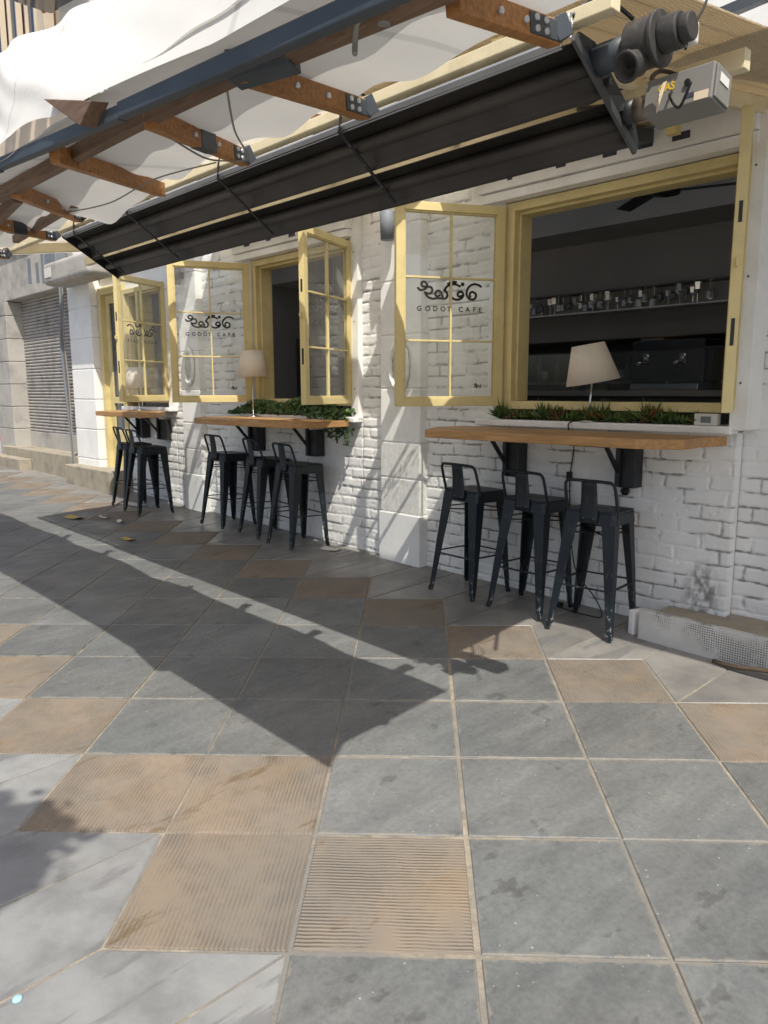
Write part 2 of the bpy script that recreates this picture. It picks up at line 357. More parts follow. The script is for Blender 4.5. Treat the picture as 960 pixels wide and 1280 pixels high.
def build(name, mb, mats, parent=None, world=False, bevel=0, seg=2, solid=0, label=None):
    me = bpy.data.meshes.new(name); me.from_pydata(mb.v, [], mb.f)
    for mm in (mats if isinstance(mats, (list, tuple)) else [mats]): me.materials.append(M[mm])
    me.polygons.foreach_set('material_index', mb.mi); me.polygons.foreach_set('use_smooth', mb.sm)
    me.update(); o = bpy.data.objects.new(name, me); COL.objects.link(o)
    if parent is not None:
        o.parent = parent
        if world:
            p = parent; off = Vector((0,0,0))
            while p is not None: off += Vector(p.location); p = p.parent
            o.location = -off
    if solid:
        md = o.modifiers.new('t', 'SOLIDIFY'); md.thickness = solid; md.offset = 0
    if bevel:
        md = o.modifiers.new('b', 'BEVEL'); md.width = bevel; md.segments = seg; md.limit_method = 'ANGLE'; md.angle_limit = R(40)
    if label: o['label'] = label
    return o
def thing(name, label, cat, loc=(0,0,0), rz=0, group=None):
    o = bpy.data.objects.new(name, None); o.empty_display_size = .1; COL.objects.link(o)
    o.location = loc; o.rotation_euler = (0, 0, rz); o['label'] = label; o['category'] = cat
    if group: o['group'] = group
    return o
def tag(o, label, cat, group=None):
    o['label'] = label; o['category'] = cat
    if group: o['group'] = group
    return o
def copy_tree(o, parent=None):
    c = o.copy(); COL.objects.link(c)
    if parent is not None: c.parent = parent
    for ch in list(o.children): copy_tree(ch, c)
    return c
def catmull(pts, n=8):
    P = [Vector(p) for p in pts]; P = [P[0]] + P + [P[-1]]; out = []
    for i in range(1, len(P)-2):
        for k in range(n):
            t = k/n; a, b, c, d = P[i-1], P[i], P[i+1], P[i+2]
            out.append(.5*((2*b) + (c-a)*t + (2*a-5*b+4*c-d)*t*t + (-a+3*b-3*c+d)*t**3))
    out.append(P[-2]); return out
# numpy value noise
def vnoise(x, y, seed=0):
    xi = np.floor(x).astype(np.int64); yi = np.floor(y).astype(np.int64); fx = x-xi; fy = y-yi
    fx = fx*fx*(3-2*fx); fy = fy*fy*(3-2*fy)
    def h(a, b):
        n = (a*374761393 + b*668265263 + seed*974634777) & 0x7fffffff
        n = ((n ^ (n >> 13))*1274126177) & 0x7fffffff
        return ((n ^ (n >> 16)) & 0xffff)/65535.
    return (h(xi,yi)*(1-fx)+h(xi+1,yi)*fx)*(1-fy) + (h(xi,yi+1)*(1-fx)+h(xi+1,yi+1)*fx)*fy
def fbm(x, y, seed=0, o=4):
    a = .5; t = 0; s = 0
    for k in range(o): t = t + a*vnoise(x*2**k, y*2**k, seed+k); s += a; a *= .5
    return t/s

# ------------------------------------------------------------------ the setting: pavement
OX, OY, S, ANG = -2.2878, .3628, .5246, .7620
CA, SA = math.cos(ANG), math.sin(ANG)
def ij(i, j): return (OX + S*(i*CA - j*SA), OY + S*(i*SA + j*CA))
def ab(a, b): return ij((a+b)/2, (b-a)/2)
def make_pavement():
    V = []; Fc = []; mi = []; cols = []; uvs = []
    def poly(pts, uv, m, col, gap, dz):
        cx = sum(p[0] for p in pts)/len(pts); cy = sum(p[1] for p in pts)/len(pts)
        n = len(pts); ins = []
        for k in range(n):                                   # inset every edge by gap
            p0 = Vector(pts[k-1]); p1 = Vector(pts[k]); p2 = Vector(pts[(k+1) % n])
            d1 = (p1-p0).normalized(); d2 = (p2-p1).normalized()
            n1 = Vector((-d1.y, d1.x)); n2 = Vector((-d2.y, d2.x))
            den = 1 + n1.dot(n2); ins.append(p1 + (n1+n2)*(gap/max(.25, den)))
        o = len(V); tx = random.uniform(-.0022, .0022); ty = random.uniform(-.0022, .0022)
        top = []; 
        for p in ins:
            z = gz(p.x, p.y) + dz + tx*(p.x-cx) + ty*(p.y-cy)
            top.append((p.x, p.y, z))
        # bevelled rim: outer ring 4 mm lower
        V.extend([(p[0], p[1], p[2]-.004) for p in top])
        inn = [(p[0]+(cx-p[0])*.012, p[1]+(cy-p[1])*.012, p[2]) for p in top]
        V.extend(inn)
        V.extend([(p[0], p[1], p[2]-.02) for p in top])
        fs = [tuple(o+n+k for k in range(n))]
        for k in range(n):
            k2 = (k+1) % n; fs.append((o+k, o+k2, o+n+k2, o+n+k)); fs.append((o+2*n+k, o+2*n+k2, o+k2, o+k))
        for f in fs:
            Fc.append(f); mi.append(m); cols.append(col)
            uvs.append([uv[(q-o) % n] for q in f])
    for i in range(-34, 16):
        for j in range(-12, 34):
            sm = i+j
            if sm < 1 or sm > 7: continue
            pts = [ij(i,j), ij(i+1,j), ij(i+1,j+1), ij(i,j+1)]
            cx, cy = ij(i+.5, j+.5)
            if cx < -19 or cx > 4.2 or cy < -4: continue
            rnd = random.random()
            kind = 0
            if sm == 7 or (sm == 1 and (i,j) not in [(2,-1)]) or (i,j) in [(2,0),(1,1)]: kind = 1
            uv = [(0,0),(1,0),(1,1),(0,1)]
            if kind == 1:
                if (i,j) in [(2,0)] or (rnd < .25 and (i,j) not in [(1,0),(1,1),(0,1),(-1,2),(4,3)]): uv = [(0,0),(0,1),(1,1),(1,0)]
                if sm == 7: col = (.19+.05*rnd, .155+.04*rnd, .12+.03*rnd)
                else: col = (.235+.04*rnd, .188+.03*rnd, .138+.025*rnd)
                uv = [(u+i*3.1, v+j*1.7) for u, v in uv]
            else:
                v = .142 + .036*(rnd-.5); col = (v*.975, v*1.02, v*1.035)
            poly(pts, uv, kind, col, (.0028 + .0032*random.random()) + (.004 if i in (2,3) and j < 4 else 0), random.uniform(-.001, .001))
    for k in range(-46, 24):                                 # border strips square to the wall
        r1 = random.random(); r2 = random.random()
        b0, b1 = (9 if k % 2 else 8), (9 if (k+1) % 2 else 8)
        cx, _ = ab(k, 9)
        if -19 < cx < 4:
            v = .20 + .06*(r1-.5)
            yb = lambda a: (4.36 - OY)/S
            def bw(a): return ((4.30-OY)/S - a*(SA-CA)/2)/((SA+CA)/2)
            poly([ab(k,b0), ab(k+1,b1), ab(k+1,bw(k+1)), ab(k,bw(k))][::1], [(0,0)]*4, 2, (v*1.04, v, v*.93), .006, -.001)
        b0, b1 = (1 if k % 2 else 2), (1 if (k+1) % 2 else 2)
        cx, cy = ab(k, 0)
        if -19 < cx < 6:
            v = .245 + .05*(r2-.5)
            poly([ab(k,-3), ab(k+1,-3), ab(k+1,b1), ab(k,b0)], [(0,0)]*4, 2, (v*.99, v*1.0, v*.985), .006, -.001)
            poly([ab(k,-7), ab(k+1,-7), ab(k+1,-3), ab(k,-3)], [(0,0)]*4, 2, (v*.9, v*.92, v*.94), .006, -.001)
    o = len(V); 
    for x, y in ((-24,-9),(9,-9),(9,4.5),(-24,4.5)): V.append((x, y, gz(x,y)-.0055))
    Fc.append((o,o+1,o+2,o+3)); mi.append(3); cols.append((.3,.3,.3)); uvs.append([(0,0)]*4)
    me = bpy.data.meshes.new('pavement'); me.from_pydata(V, [], Fc)
    for n in ('slate', 'sandstone', 'pale', 'grout'): me.materials.append(M[n])
    me.polygons.foreach_set('material_index', mi)
    ca = me.color_attributes.new('tcol', 'FLOAT_COLOR', 'CORNER'); ul = me.uv_layers.new(name='UVMap')
    li = 0
    for f, c, u in zip(Fc, cols, uvs):
        for q in range(len(f)):
            ca.data[li].color = (*c, 1); ul.data[li].uv = u[q]; li += 1
    ob = bpy.data.objects.new('pavement', me); COL.objects.link(ob); ob['kind'] = 'structure'
make_pavement()
mb = MB(); E_ = 400
mb.add([(-E_,-E_,gz(-24,-9)-.35),(E_,-E_,-.6),(E_,E_,-.6),(-E_,E_,gz(-24,-9)-.35)], [(0,1,2,3)])
g = build('ground', mb, 'street'); g['kind'] = 'structure'
mb = MB(); mb.add([(-120,-9,gz(-24,-9)-.012),(-24,-9,gz(-24,-9)-.012),(-24,6,gz(-24,4.5)-.012),(-120,6,gz(-24,4.5)-.012)], [(0,1,2,3)])
g = build('pavement_beyond', mb, 'grout'); g['kind'] = 'structure'

# ------------------------------------------------------------------ cafe building
cafe = thing('cafe_building', 'white painted brick cafe front with cream casement windows', 'building', (-5, YW, .25))
def brick_panel(x0, x1, z0, z1, Y, res=.011, soot=None, side=None, name='brick_wall'):
    nx = max(2, int((x1-x0)/res)); nz = max(2, int((z1-z0)/(res*.75)))
    X, Z = np.meshgrid(np.linspace(x0, x1, nx), np.linspace(z0, z1, nz), indexing='ij')
    wob = (fbm(X*1.7, Z*1.7, 3)-.5)*.35 + (fbm(X*9, Z*9, 5, 3)-.5)*.16
    rz_ = Z/.086 + wob; row = np.floor(rz_); fz = rz_-row
    hr = vnoise(row*7.3+.5, row*0+.5, 11)
    bx = X/.255 + .5*(row % 2) + hr*.35 + (fbm(X*8, Z*8, 21, 3)-.5)*.14; col = np.floor(bx); fx = bx-col
    hb = vnoise(col*5.7+.5, row*3.9+.5, 31); hb2 = vnoise(col*2.9+.5, row*8.1+.5, 37)
    dx = np.minimum(fx, 1-fx)*.255; dz = np.minimum(fz, 1-fz)*.086
    rag = (fbm(X*38, Z*38, 41, 3)-.5)*.010
    d = np.minimum(dx, dz) + rag
    t = np.clip((d-.001)/.012, 0, 1); prof = t*t*(3-2*t)
    fill = np.clip((fbm(X*1.3, Z*1.3, 51, 3)-.42)*4, 0, .85)
    h = .0085*prof*(1-fill*.6) + .007*(hb-.5)*prof + .004*(fbm(X*16, Z*16, 61, 4)-.5) + .007*(fbm(X*4.5, Z*4.5, 65, 3)-.5)
    pit = np.clip(fbm(X*55, Z*55, 71, 2)-.70, 0, 1)*.03*(hb2 > .45); h = h - pit
    lower = np.clip(1-np.abs(fz-.02)/.11, 0, 1) + np.clip((fz-.95)/.05, 0, 1)
    cr = np.clip((.0075-d)/.005, 0, 1)*np.clip((fbm(X*6.5, Z*6.5, 81, 4)-.44)*9, 0, 1)*np.where(dz < dx, 1, .8)
    crack = np.clip(cr, 0, 1)*.78
    st = np.zeros_like(X)
    if soot: 
        sx, sz, sr, sh = soot
        st = np.clip(1.0-((X-sx)/sr)**2-((Z-sz)/sh)**2, 0, 1)*np.clip((fbm(X*34, Z*22, 91, 5)-.30)*3.2, 0, 1)*.8
    low = np.clip(1-(Z-z0-.15)/.35, 0, 1)*np.clip((fbm(X*3.5, Z*3.5, 95)-.38)*2, 0, 1)*.35
    st = np.clip(st+low*.5, 0, .95)
    vs = np.stack([X, Y-h, Z], -1).reshape(-1, 3)
    idx = np.arange(nx*nz).reshape(nx, nz)
    q = np.stack([idx[:-1,:-1], idx[1:,:-1], idx[1:,1:], idx[:-1,1:]], -1).reshape(-1, 4)
    # rim faces go 7 cm back into the wall
    rim = np.concatenate([idx[:,0], idx[-1,1:], idx[-2::-1,-1], idx[0,-2::-1]])
    o = len(vs); back = vs[rim].copy(); back[:,1] = Y+.07
    n = len(rim); ii = np.arange(n-1)
    q2 = np.stack([rim[ii+1], rim[ii], o+ii, o+ii+1], -1)
    vs = np.concatenate([vs, back]); q = np.concatenate([q, q2])
    me = bpy.data.meshes.new(name); me.vertices.add(len(vs)); me.vertices.foreach_set('co', vs.ravel())
    me.loops.add(q.size); me.loops.foreach_set('vertex_index', q.ravel()); me.polygons.add(len(q))
    me.polygons.foreach_set('loop_start', np.arange(0, q.size, 4)); me.polygons.foreach_set('use_smooth', np.ones(len(q), bool))
    me.update(calc_edges=True); me.validate()
    for nm, A in (('crack', crack), ('soot', st)):
        a = me.attributes.new(nm, 'FLOAT', 'POINT'); full = np.zeros(len(vs)); full[:nx*nz] = A.ravel(); a.data.foreach_set('value', full)
    me.materials.append(M['brick'])
    ob = bpy.data.objects.new(name, me); COL.objects.link(ob); ob.parent = cafe; ob.location = -Vector(cafe.location)
    return ob
WB, WT = 1.475, 2.835            # window opening bottom / top
brick_panel(-1.66, .4, .05, 3.42, YW+.09, .009)
brick_panel(.401, 1.6, .05, 3.42, YW+.09, .02)
brick_panel(-4.02, -1.655, .05, 1.375, YW, .0075, soot=(-1.80, .42, .13, .22))
brick_panel(-4.02, -3.262, 1.376, 3.02, YW, .013)
brick_panel(-4.74, -4.42, .05, 3.05, YW, .012)
brick_panel(-7.30, -4.741, .05, 1.365, YW, .013)
brick_panel(-7.30, -6.318, 1.366, 3.02, YW, .016)
brick_panel(-7.95, -7.62, .05, 3.02, YW, .016)
brick_panel(-9.16, -7.951, .05, 1.40, YW, .016)
mb = MB()                        # structural wall behind the painted faces
for x0, x1, z0, z1 in ((-1.58,4,-.1,3.45),(-3.262,-1.66,-.1,1.36),(-4.826,-3.264,-.1,3.05),(-6.304,-4.828,-.1,1.36),(-8.0,-6.318,-.1,3.02),(-9.16,-8.002,-.1,1.39)):
    mb.box(x0, x1, YW+.02 if x0 < -1.6 else YW+.11, YW+.22, z0, z1)
for x0, x1 in ((-3.262,-1.66),(-6.304,-4.828),(-9.16,-8.002)): mb.box(x0, x1, YW+.03, YW+.22, 2.85, 3.05)
mb.box(-10.6, -9.162, YW+.03, YW+.22, 2.92, 3.05)
mb.box(-10.6, 4, YW-.004, YW+.24, 3.052, 3.7); mb.box(-10.6, 4, YW+.02, YW+.30, 3.702, 8.2)
build('wall', mb, 'plaster', cafe, True)
for x0, x1, nm in ((-4.44,-4.0,1),(-7.66,-7.27,2)):
    mb = MB(); gzz = gz(x0, 4.2)
    zs = [gzz-.1, gzz+.40, gzz+.68, gzz+.965, 1.62, 2.03, 2.44, 2.85, 3.05]
    for k in range(8):
        e = .012 if k == 0 else 0
        mb.box(x0-e, x1+e, 4.2-e, YW+.02, zs[k]+.004, zs[k+1]-.004, 1 if k in (1,2) else 0)
    mb.box(x0+.01, x1-.01, 4.208, YW+.02, gzz, 3.05)
    build('pilaster', mb, ['plaster','plaster_rough'], cafe, True, .008)
mb = MB(); x0, x1 = -10.60, -9.88
for k in range(7): mb.box(x0, x1, 4.16, YW+.25, .30+k*.40+.005, .70+k*.40-.005)
mb.box(x0+.012, x1-.012, 4.172, YW+.25, .2, 3.1); build('pilaster', mb, 'plaster', cafe, True, .008)
for x0, x1, z0, z1, y in ((-1.672,-1.578,1.388,3.0,4.19),(-3.40,-3.268,1.38,3.0,4.262),(-4.826,-4.735,1.37,3.0,4.225),(-6.44,-6.32,1.37,3.0,4.262),(-8.0,-7.90,1.38,3.0,4.22)):
    mb = MB(); mb.box(x0, x1, y, YW+.12, z0, z1)
    for k in range(3):
        z = z0+.25+k*.55; mb.lathe([(0,0),(.006,0),(.006,.004),(0,.004)], 8, Matrix.Translation(((x0+x1)/2, y, z)) @ Matrix.Rotation(R(90), 4, 'X'), 1)
    build('trim_board', mb, ['white_trim','black_metal'], cafe, True, .004)
for x0, x1, zt in ((-3.44,-1.655,1.405),(-6.46,-4.74,1.385),(-9.15,-7.92,1.42)):
    mb = MB(); mb.box(x0, x1, 4.175, YW+.2, zt-.045, zt); build('window_sill', mb, 'white_trim', cafe, True, .008)
def pelmet(x0, x1, notes):
    mb = MB(); mb.box(x0, x1, 4.17, YW+.02, 2.842, 2.90); mb.box(x0, x1, 4.14, YW+.02, 2.905, 3.035)
    for u, w, h in notes: mb.box(x0+u, x0+u+w, 4.1365, 4.1405, 2.955-h/2, 2.955+h/2, 1)
    build('shutter_pelmet', mb, ['white_trim','sticker_dark'], cafe, True, .004)
pelmet(-3.42, -1.62, [(.62,.07,.016),(.94,.09,.03),(1.16,.09,.035),(1.36,.10,.04),(.25,.04,.014)])
pelmet(-6.46, -4.80, [(.22,.09,.025),(.58,.07,.02),(.92,.09,.05),(1.1,.04,.025),(1.2,.03,.025)])
mb = MB(); mb.box(-3.46, -1.60, 3.96, YW, 3.045, 3.31); build('shutter_box', mb, 'white_trim', cafe, True, .012)
mb = MB(); mb.box(-6.5, -4.7, 3.98, YW, 3.045, 3.30); build('shutter_box', mb, 'white_trim', cafe, True, .012)
mb = MB(); mb.box(-10.45, -9.0, 3.80, 4.155, 2.97, 3.25); build('awning_cassette', mb, 'shop_stone', cafe, True, .06, 5)
mb = MB(); mb.box(-10.36, -10.14, 3.793, 3.798, 3.06, 3.18); build('notice_label', mb, 'paper', cafe, True)
# overhanging upper floor
mb = MB(); mb.box(-1.10, 4.2, 2.76, YW-.01, 3.45, 3.7); build('balcony_slab', mb, 'plaster', cafe, True, .01)
mb = MB()
for k in range(20): mb.box(-1.05+k*.26, -1.03+k*.26, 2.80, 2.82, 3.7, 4.55)
mb.box(-1.1, 4.2, 2.79, 2.83, 4.55, 4.6); build('balcony_rail', mb, 'black_metal', cafe, True)

mb = MB(); mb.box(-8.0, -6.6, 3.52, YW+.01, 4.08, 4.22); build('balcony_slab', mb, 'plaster', cafe, True, .01)
# letters
def ribbon(mb, pts, w, mp, y):
    c = catmull(pts, 7); L = []; Rr = []
    for i, p in enumerate(c):
        d = (c[min(i+1,len(c)-1)]-c[max(i-1,0)]); d = Vector((d.x, d.y)).normalized() if d.length else Vector((1,0))
        n = Vector((-d.y, d.x))*w/2; L.append((p.x+n.x, p.y+n.y)); Rr.append((p.x-n.x, p.y-n.y))
    vs = [(*mp(*q),) for q in L] + [(*mp(*q),) for q in Rr]; vs = [(a, y, b) for a, b in vs]; n = len(L)
    mb.add(vs, [(i, i+1, n+i+1, n+i) for i in range(n-1)])
    for q in (c[0], c[-1]): disc(mb, q.x, q.y, w/2, mp, y)
def disc(mb, cx, cy, r, mp, y):
    vs = []
    for k in range(14):
        a = 2*math.pi*k/14; u, v = mp(cx+r*math.cos(a), cy+r*math.sin(a)); vs.append((u, y, v))
    mb.add(vs, [tuple(range(14))])
GLYPH = [[(192,522),(205,533),(228,528),(243,512),(238,494),(222,487),(211,498),(219,513),(243,514),(264,516),(272,532),(264,548),(246,550),(230,545)],
         [(236,555),(250,570),(275,578),(298,574),(325,575),(345,575),(357,560),(352,540),(340,530)],
         [(330,566),(322,545),(308,533),(292,540),(289,556),(300,564),(314,558)],
         [(378,563),(392,575),(415,579),(438,570),(448,552),(440,537),(424,537),(415,550),(424,562),(437,557)],
         [(340,530),(356,508),(380,498),(404,496),(428,506)], [(360,494),(382,485),(406,483)],
         [(549,503),(532,494),(510,491),(488,500),(473,518),(466,542),(476,566),(498,576),(516,568),(521,549),(512,538)],
         [(512,538),(496,534),(485,546),(488,560)]]
def font_mesh(txt, size, spacing=1.0):
    cu = bpy.data.curves.new('lettering', 'FONT'); cu.body = txt; cu.size = size; cu.space_character = spacing
    cu.offset = size*.024; cu.resolution_u = 3
    o = bpy.data.objects.new('tmp', cu); COL.objects.link(o)
    dg = bpy.context.evaluated_depsgraph_get(); me = bpy.data.meshes.new_from_object(o.evaluated_get(dg))
    bpy.data.objects.remove(o); 
    vs = [tuple(v.co) for v in me.vertices]; fs = [tuple(p.vertices) for p in me.polygons]; bpy.data.meshes.remove(me)
    return vs, fs
LW, LH, TH = .765, 1.31, .046
def lettering_mb(z1, flip):
    y = -.010 if flip else .010
    if not flip: mp = lambda px, py: (.163+(552-px)/364*.454, z1-(py-66)/1108*LH)
    else: mp = lambda px, py: (LW-(.163+(552-px)/364*.454), z1-(py-66)/1108*LH)
    mb = MB()
    for gl in GLYPH: ribbon(mb, gl, 12.5, mp, y)
    disc(mb, 443, 494, 11, mp, y)
    xs0, xs1 = mp(186, 0)[0], mp(553, 0)[0]; zz = mp(0, 645)[1]; sg = 1 if xs1 > xs0 else -1
    # the words, spaced letter by letter
    word = 'GODOT CAFE'; offs = [186,232,276,318,356,0,421,462,504,538]
    for ch, px in zip(word, offs):
        if ch == ' ': continue
        vs, fs = font_mesh(ch, .046); x0 = mp(px, 0)[0]
        mb.add([(x0 + sg*v[0], y, zz+v[1]) for v in vs], fs)
    return mb
def sash(win, hx, hy, ang, z0, flip, handle=True, label=None, small=True):
    z1 = z0+LH
    def put(name, mb, mats, bevel=0):
        o = build(name, mb, mats, win); o.location = Vector((hx, hy, 0)) - (Vector(cafe.location) + Vector(win.location)); o.rotation_euler = (0,0,ang)
        if bevel:
            md = o.modifiers.new('b','BEVEL'); md.width = bevel; md.segments = 2; md.limit_method='ANGLE'
        return o
    w, t = .056, TH/2; mb = MB()
    mb.box(0, w, -t, t, z0, z1); mb.box(LW-w, LW, -t, t, z0, z1)
    mb.box(w+.0005, LW-w-.0005, -t, t, z0, z0+.054); mb.box(w+.0005, LW-w-.0005, -t, t, z1-.054, z1)
    # glazing beads
    for a in (1, -1):
        yb0, yb1 = (.009, t-.008) if a > 0 else (-t+.008, -.009)
        mb.box(w, w+.012, yb0, yb1, z0+.054, z1-.054); mb.box(LW-w-.012, LW-w, yb0, yb1, z0+.054, z1-.054)
        mb.box(w+.012, LW-w-.012, yb0, yb1, z0+.054, z0+.066); mb.box(w+.012, LW-w-.012, yb0, yb1, z1-.066, z1-.054)
    if handle:
        mb.box(LW-.001, LW+.003, -.008, .008, z0+.30, z0+.42, 1); mb.box(LW-.001, LW+.003, -.008, .008, z0+.83, z0+.92, 1)
        mb.lathe([(.008,0),(.022,0),(.022,.008),(.008,.008)], 14, Matrix.Translation((LW+.018, .004, z0+.66)) @ Matrix.Rotation(R(90),4,'X'), 0, True)
    s = put('sash', mb, ['cream','black_metal'], .003)
    mb = MB(); mz = [z1-.469, z1-.877]
    xc = LW*.497
    mb.box(xc-.0065, xc+.0065, -.014, .014, z0+.0545, z1-.0545)
    for z in mz:
        for xa, xb in ((w+.0005, xc-.008), (xc+.008, LW-w-.0005)): mb.box(xa, xb, -.014, .014, z-.0065, z+.0065)
    put('glazing_bar', mb, 'cream', .002)
    mb = MB(); mb.box(w-.01, LW-w+.01, -.002, .002, z0+.05, z1-.05); put('pane', mb, 'glass')
    put('lettering', lettering_mb(z1, flip), 'black_letter')
    if small and not flip:
        mb = MB(); mp = lambda px, py: (.163+(552-px)/364*.454, z1-(py-66)/1108*LH)
        for gl in ([(520,1068),(528,1050),(532,1072),(536,1050)], [(540,1068),(545,1055),(555,1070),(558,1050)], [(518,1050),(530,1046)]): ribbon(mb, gl, 5, mp, .010)
        put('maker_mark', mb, 'black_letter')
def window_frame(x0, x1, zb, zt, label=None, mull=None):
    mb = MB(); w = .07; y0, y1 = YW-.035, YW+.16
    mb.box(x0, x0+w, y0, y1, zb, zt); mb.box(x1-w, x1, y0, y1, zb, zt)
    mb.box(x0+w, x1-w, y0+.002, y1, zb, zb+.055); mb.box(x0+w, x1-w, y0+.002, y1, zt-.055, zt)
    mb.box(x0+w, x0+w+.018, y0+.05, y1-.02, zb+.055, zt-.055); mb.box(x1-w-.018, x1-w, y0+.05, y1-.02, zb+.055, zt-.055)
    mb.box(x0+w+.018, x1-w-.018, y0+.05, y1-.02, zt-.075, zt-.055)
    if mull: mb.box(mull-.03, mull+.03, y0+.004, y1, zb+.055, zt-.055)
    return build('casement_window', mb, 'cream', cafe, True, .004, label=label)
w1 = window_frame(-3.256, -1.676, WB, WT, 'wide cream window open on the dark bar')
sash(w1, -3.25, 4.225, R(-117.9), 1.498, False, False)
sash(w1, -1.685, 4.225, R(-69.2), 1.498, True)
w2 = window_frame(-6.300, -4.830, WB, WT, 'cream window with both lettered leaves swung out')
sash(w2, -6.296, 4.225, R(-114.5), 1.498, False, False)
sash(w2, -4.838, 4.225, R(-68.5), 1.498, True)
w3 = window_frame(-9.155, -8.005, WB, WT, 'far cream window by the door', mull=-8.75)
sash(w3, -8.01, 4.225, R(-67), 1.498, True)
# door at the far end of the cafe
mb = MB(); x0, x1, zb, zt = -9.86, -9.165, .60, 2.92
mb.box(x0, x0+.09, YW-.03, YW+.18, zb, zt); mb.box(x1-.09, x1, YW-.03, YW+.18, zb, zt); mb.box(x0+.09, x1-.09, YW-.028, YW+.18, zt-.09, zt)
dr = build('door', mb, 'cream', cafe, True, .004)
mb = MB(); mb.box(x0+.092, x0+.20, YW+.03, YW+.08, zb, zt-.092); mb.box(x1-.20, x1-.092, YW+.03, YW+.08, zb, zt-.092)
mb.box(x0+.20, x1-.20, YW+.03, YW+.08, zt-.20, zt-.092); mb.box(x0+.20, x1-.20, YW+.03, YW+.08, zb, zb+.5); mb.box(x0+.20, x1-.20, YW+.03, YW+.08, 1.45, 1.53)
build('door_leaf', mb, 'cream', dr, True, .004)
mb = MB(); mb.box(x0+.2, x1-.2, YW+.05, YW+.06, zb+.5, zt-.2); build('pane', mb, 'blue_glass', dr, True)
mb = MB(); mb.box(-10.62, -9.17, 3.98, YW+.2, .1, .605); build('doorstep', mb, 'step_stone', cafe, True, .012)
# interior shell
mb = MB(); X0, X1, Y0, Y1, Z0, Z1 = -9.15, -.9, YW+.225, 8.0, .45, 3.9
mb.box(X0-.1, X1+.1, Y0, Y1+.1, Z0-.1, Z0); mb.box(X0-.1, X1+.1, Y0, 5.0, Z1, Z1+.1); mb.box(X0-.1, X1+.1, 5.75, Y1+.1, Z1, Z1+.1)
mb.box(X0-.1, X0, Y0, Y1, Z0, Z1); mb.box(X1, X1+.1, Y0, Y1, Z0, Z1); mb.box(X0-.1, X1+.1, Y1, Y1+.1, Z0, Z1)
build('interior_wall', mb, 'interior', cafe, True)
mb = MB(); mb.box(-9.1, -.95, 6.4, 7.99, 3.08, 3.89); build('ceiling_bulkhead', mb, 'interior', cafe, True)
mb = MB(); mb.box(-5.9, -.95, 6.9, 7.6, 2.10, 2.36); build('beam', mb, 'interior_grey', cafe, True, .01)
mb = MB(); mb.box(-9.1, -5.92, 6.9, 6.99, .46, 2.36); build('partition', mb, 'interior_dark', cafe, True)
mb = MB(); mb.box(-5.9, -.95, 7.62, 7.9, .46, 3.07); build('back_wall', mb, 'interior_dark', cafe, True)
mb = MB(); mb.box(-9.1, -.95, 7.0, 7.615, 2.362, 3.078); build('upper_back_wall', mb, 'interior', cafe, True)
for bx_ in ((-3.66,-3.42,6.92,7.2,.46,2.098),(-6.75,-6.35,5.3,5.6,.46,3.89)):
    mb = MB(); mb.box(*bx_); build('column', mb, 'interior_grey', cafe, True, .01)
for bx_ in ((-4.62,-4.35,7.55,7.6,1.5,2.0),(-3.0,-2.75,7.55,7.6,1.5,2.0)):
    mb = MB(); mb.box(*bx_); build('green_panel', mb, 'green_bottle', cafe, True)

# bar things seen through the wide window
bar = thing('bar_counter', 'dark bar counter with a glass display front inside the wide window', 'bar counter', (-3.6, 6.1, .46))
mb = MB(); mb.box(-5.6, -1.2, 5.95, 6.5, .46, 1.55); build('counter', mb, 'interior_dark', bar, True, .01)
mb = MB(); mb.box(-5.6, -1.2, 5.90, 6.55, 1.551, 1.60); build('counter_top', mb, 'interior_grey', bar, True, .006)
mb = MB(); mb.box(-5.6, -1.2, 6.05, 6.06, 1.605, 1.93); build('glass_screen', mb, 'glass', bar, True)
mb = MB(); mb.box(-5.6, -1.2, 6.045, 6.065, 1.931, 1.945); build('screen_rail', mb, 'black_metal', bar, True)
random.seed(21)
def glassware(x, y, z, kind):
    mb = MB()
    if kind == 0: pr = [(.0,0),(.033,0),(.036,.11),(.034,.11),(.031,.006),(0,.006)]
    elif kind == 1: pr = [(0,0),(.034,0),(.034,.17),(.013,.21),(.013,.27),(0,.27)]
    else: pr = [(0,0),(.03,.0),(.006,.01),(.005,.09),(.03,.12),(.036,.18),(.034,.18),(.026,.125),(0,.11)]
    mb.lathe(pr, 12, Matrix.Translation((x,y,z)))
    return mb
for k in range(16):
    x = -5.3+k*.255+random.uniform(-.05,.05); kd = random.choice([0,1,1,2])
    o = build(['tumbler','bottle','wine_glass'][kd], glassware(x, 6.25+random.uniform(-.08,.12), 1.601, kd), ['glass','green_bottle','glass'][kd])
    tag(o, ['clear tumbler standing on the dark bar counter','green bottle standing on the dark bar counter','stemmed glass standing on the dark bar counter'][kd], ['glass','bottle','glass'][kd], ['tumblers on the bar','bottles on the bar','stemmed glasses on the bar'][kd])
em = thing('espresso_machine', 'boxy steel espresso machine on the dark bar behind the lamp', 'coffee machine', (-3.0, 6.3, 1.601))
mb = MB(); mb.box(-.32,.32,-.16,.2,.06,.42); build('body', mb, 'black_metal', em, bevel=.02)
mb = MB(); mb.box(-.30,.30,-.20,.16,0,.055); build('drip_tray', mb, 'chrome', em, bevel=.006)
for x in (-.16,.16):
    mb = MB(); mb.tube([(x,-.19,.30),(x,-.19,.23)], .035, 14); mb.tube([(x,-.2,.235),(x,-.34,.22)], .014, 8); build('group_head', mb, 'chrome', em)
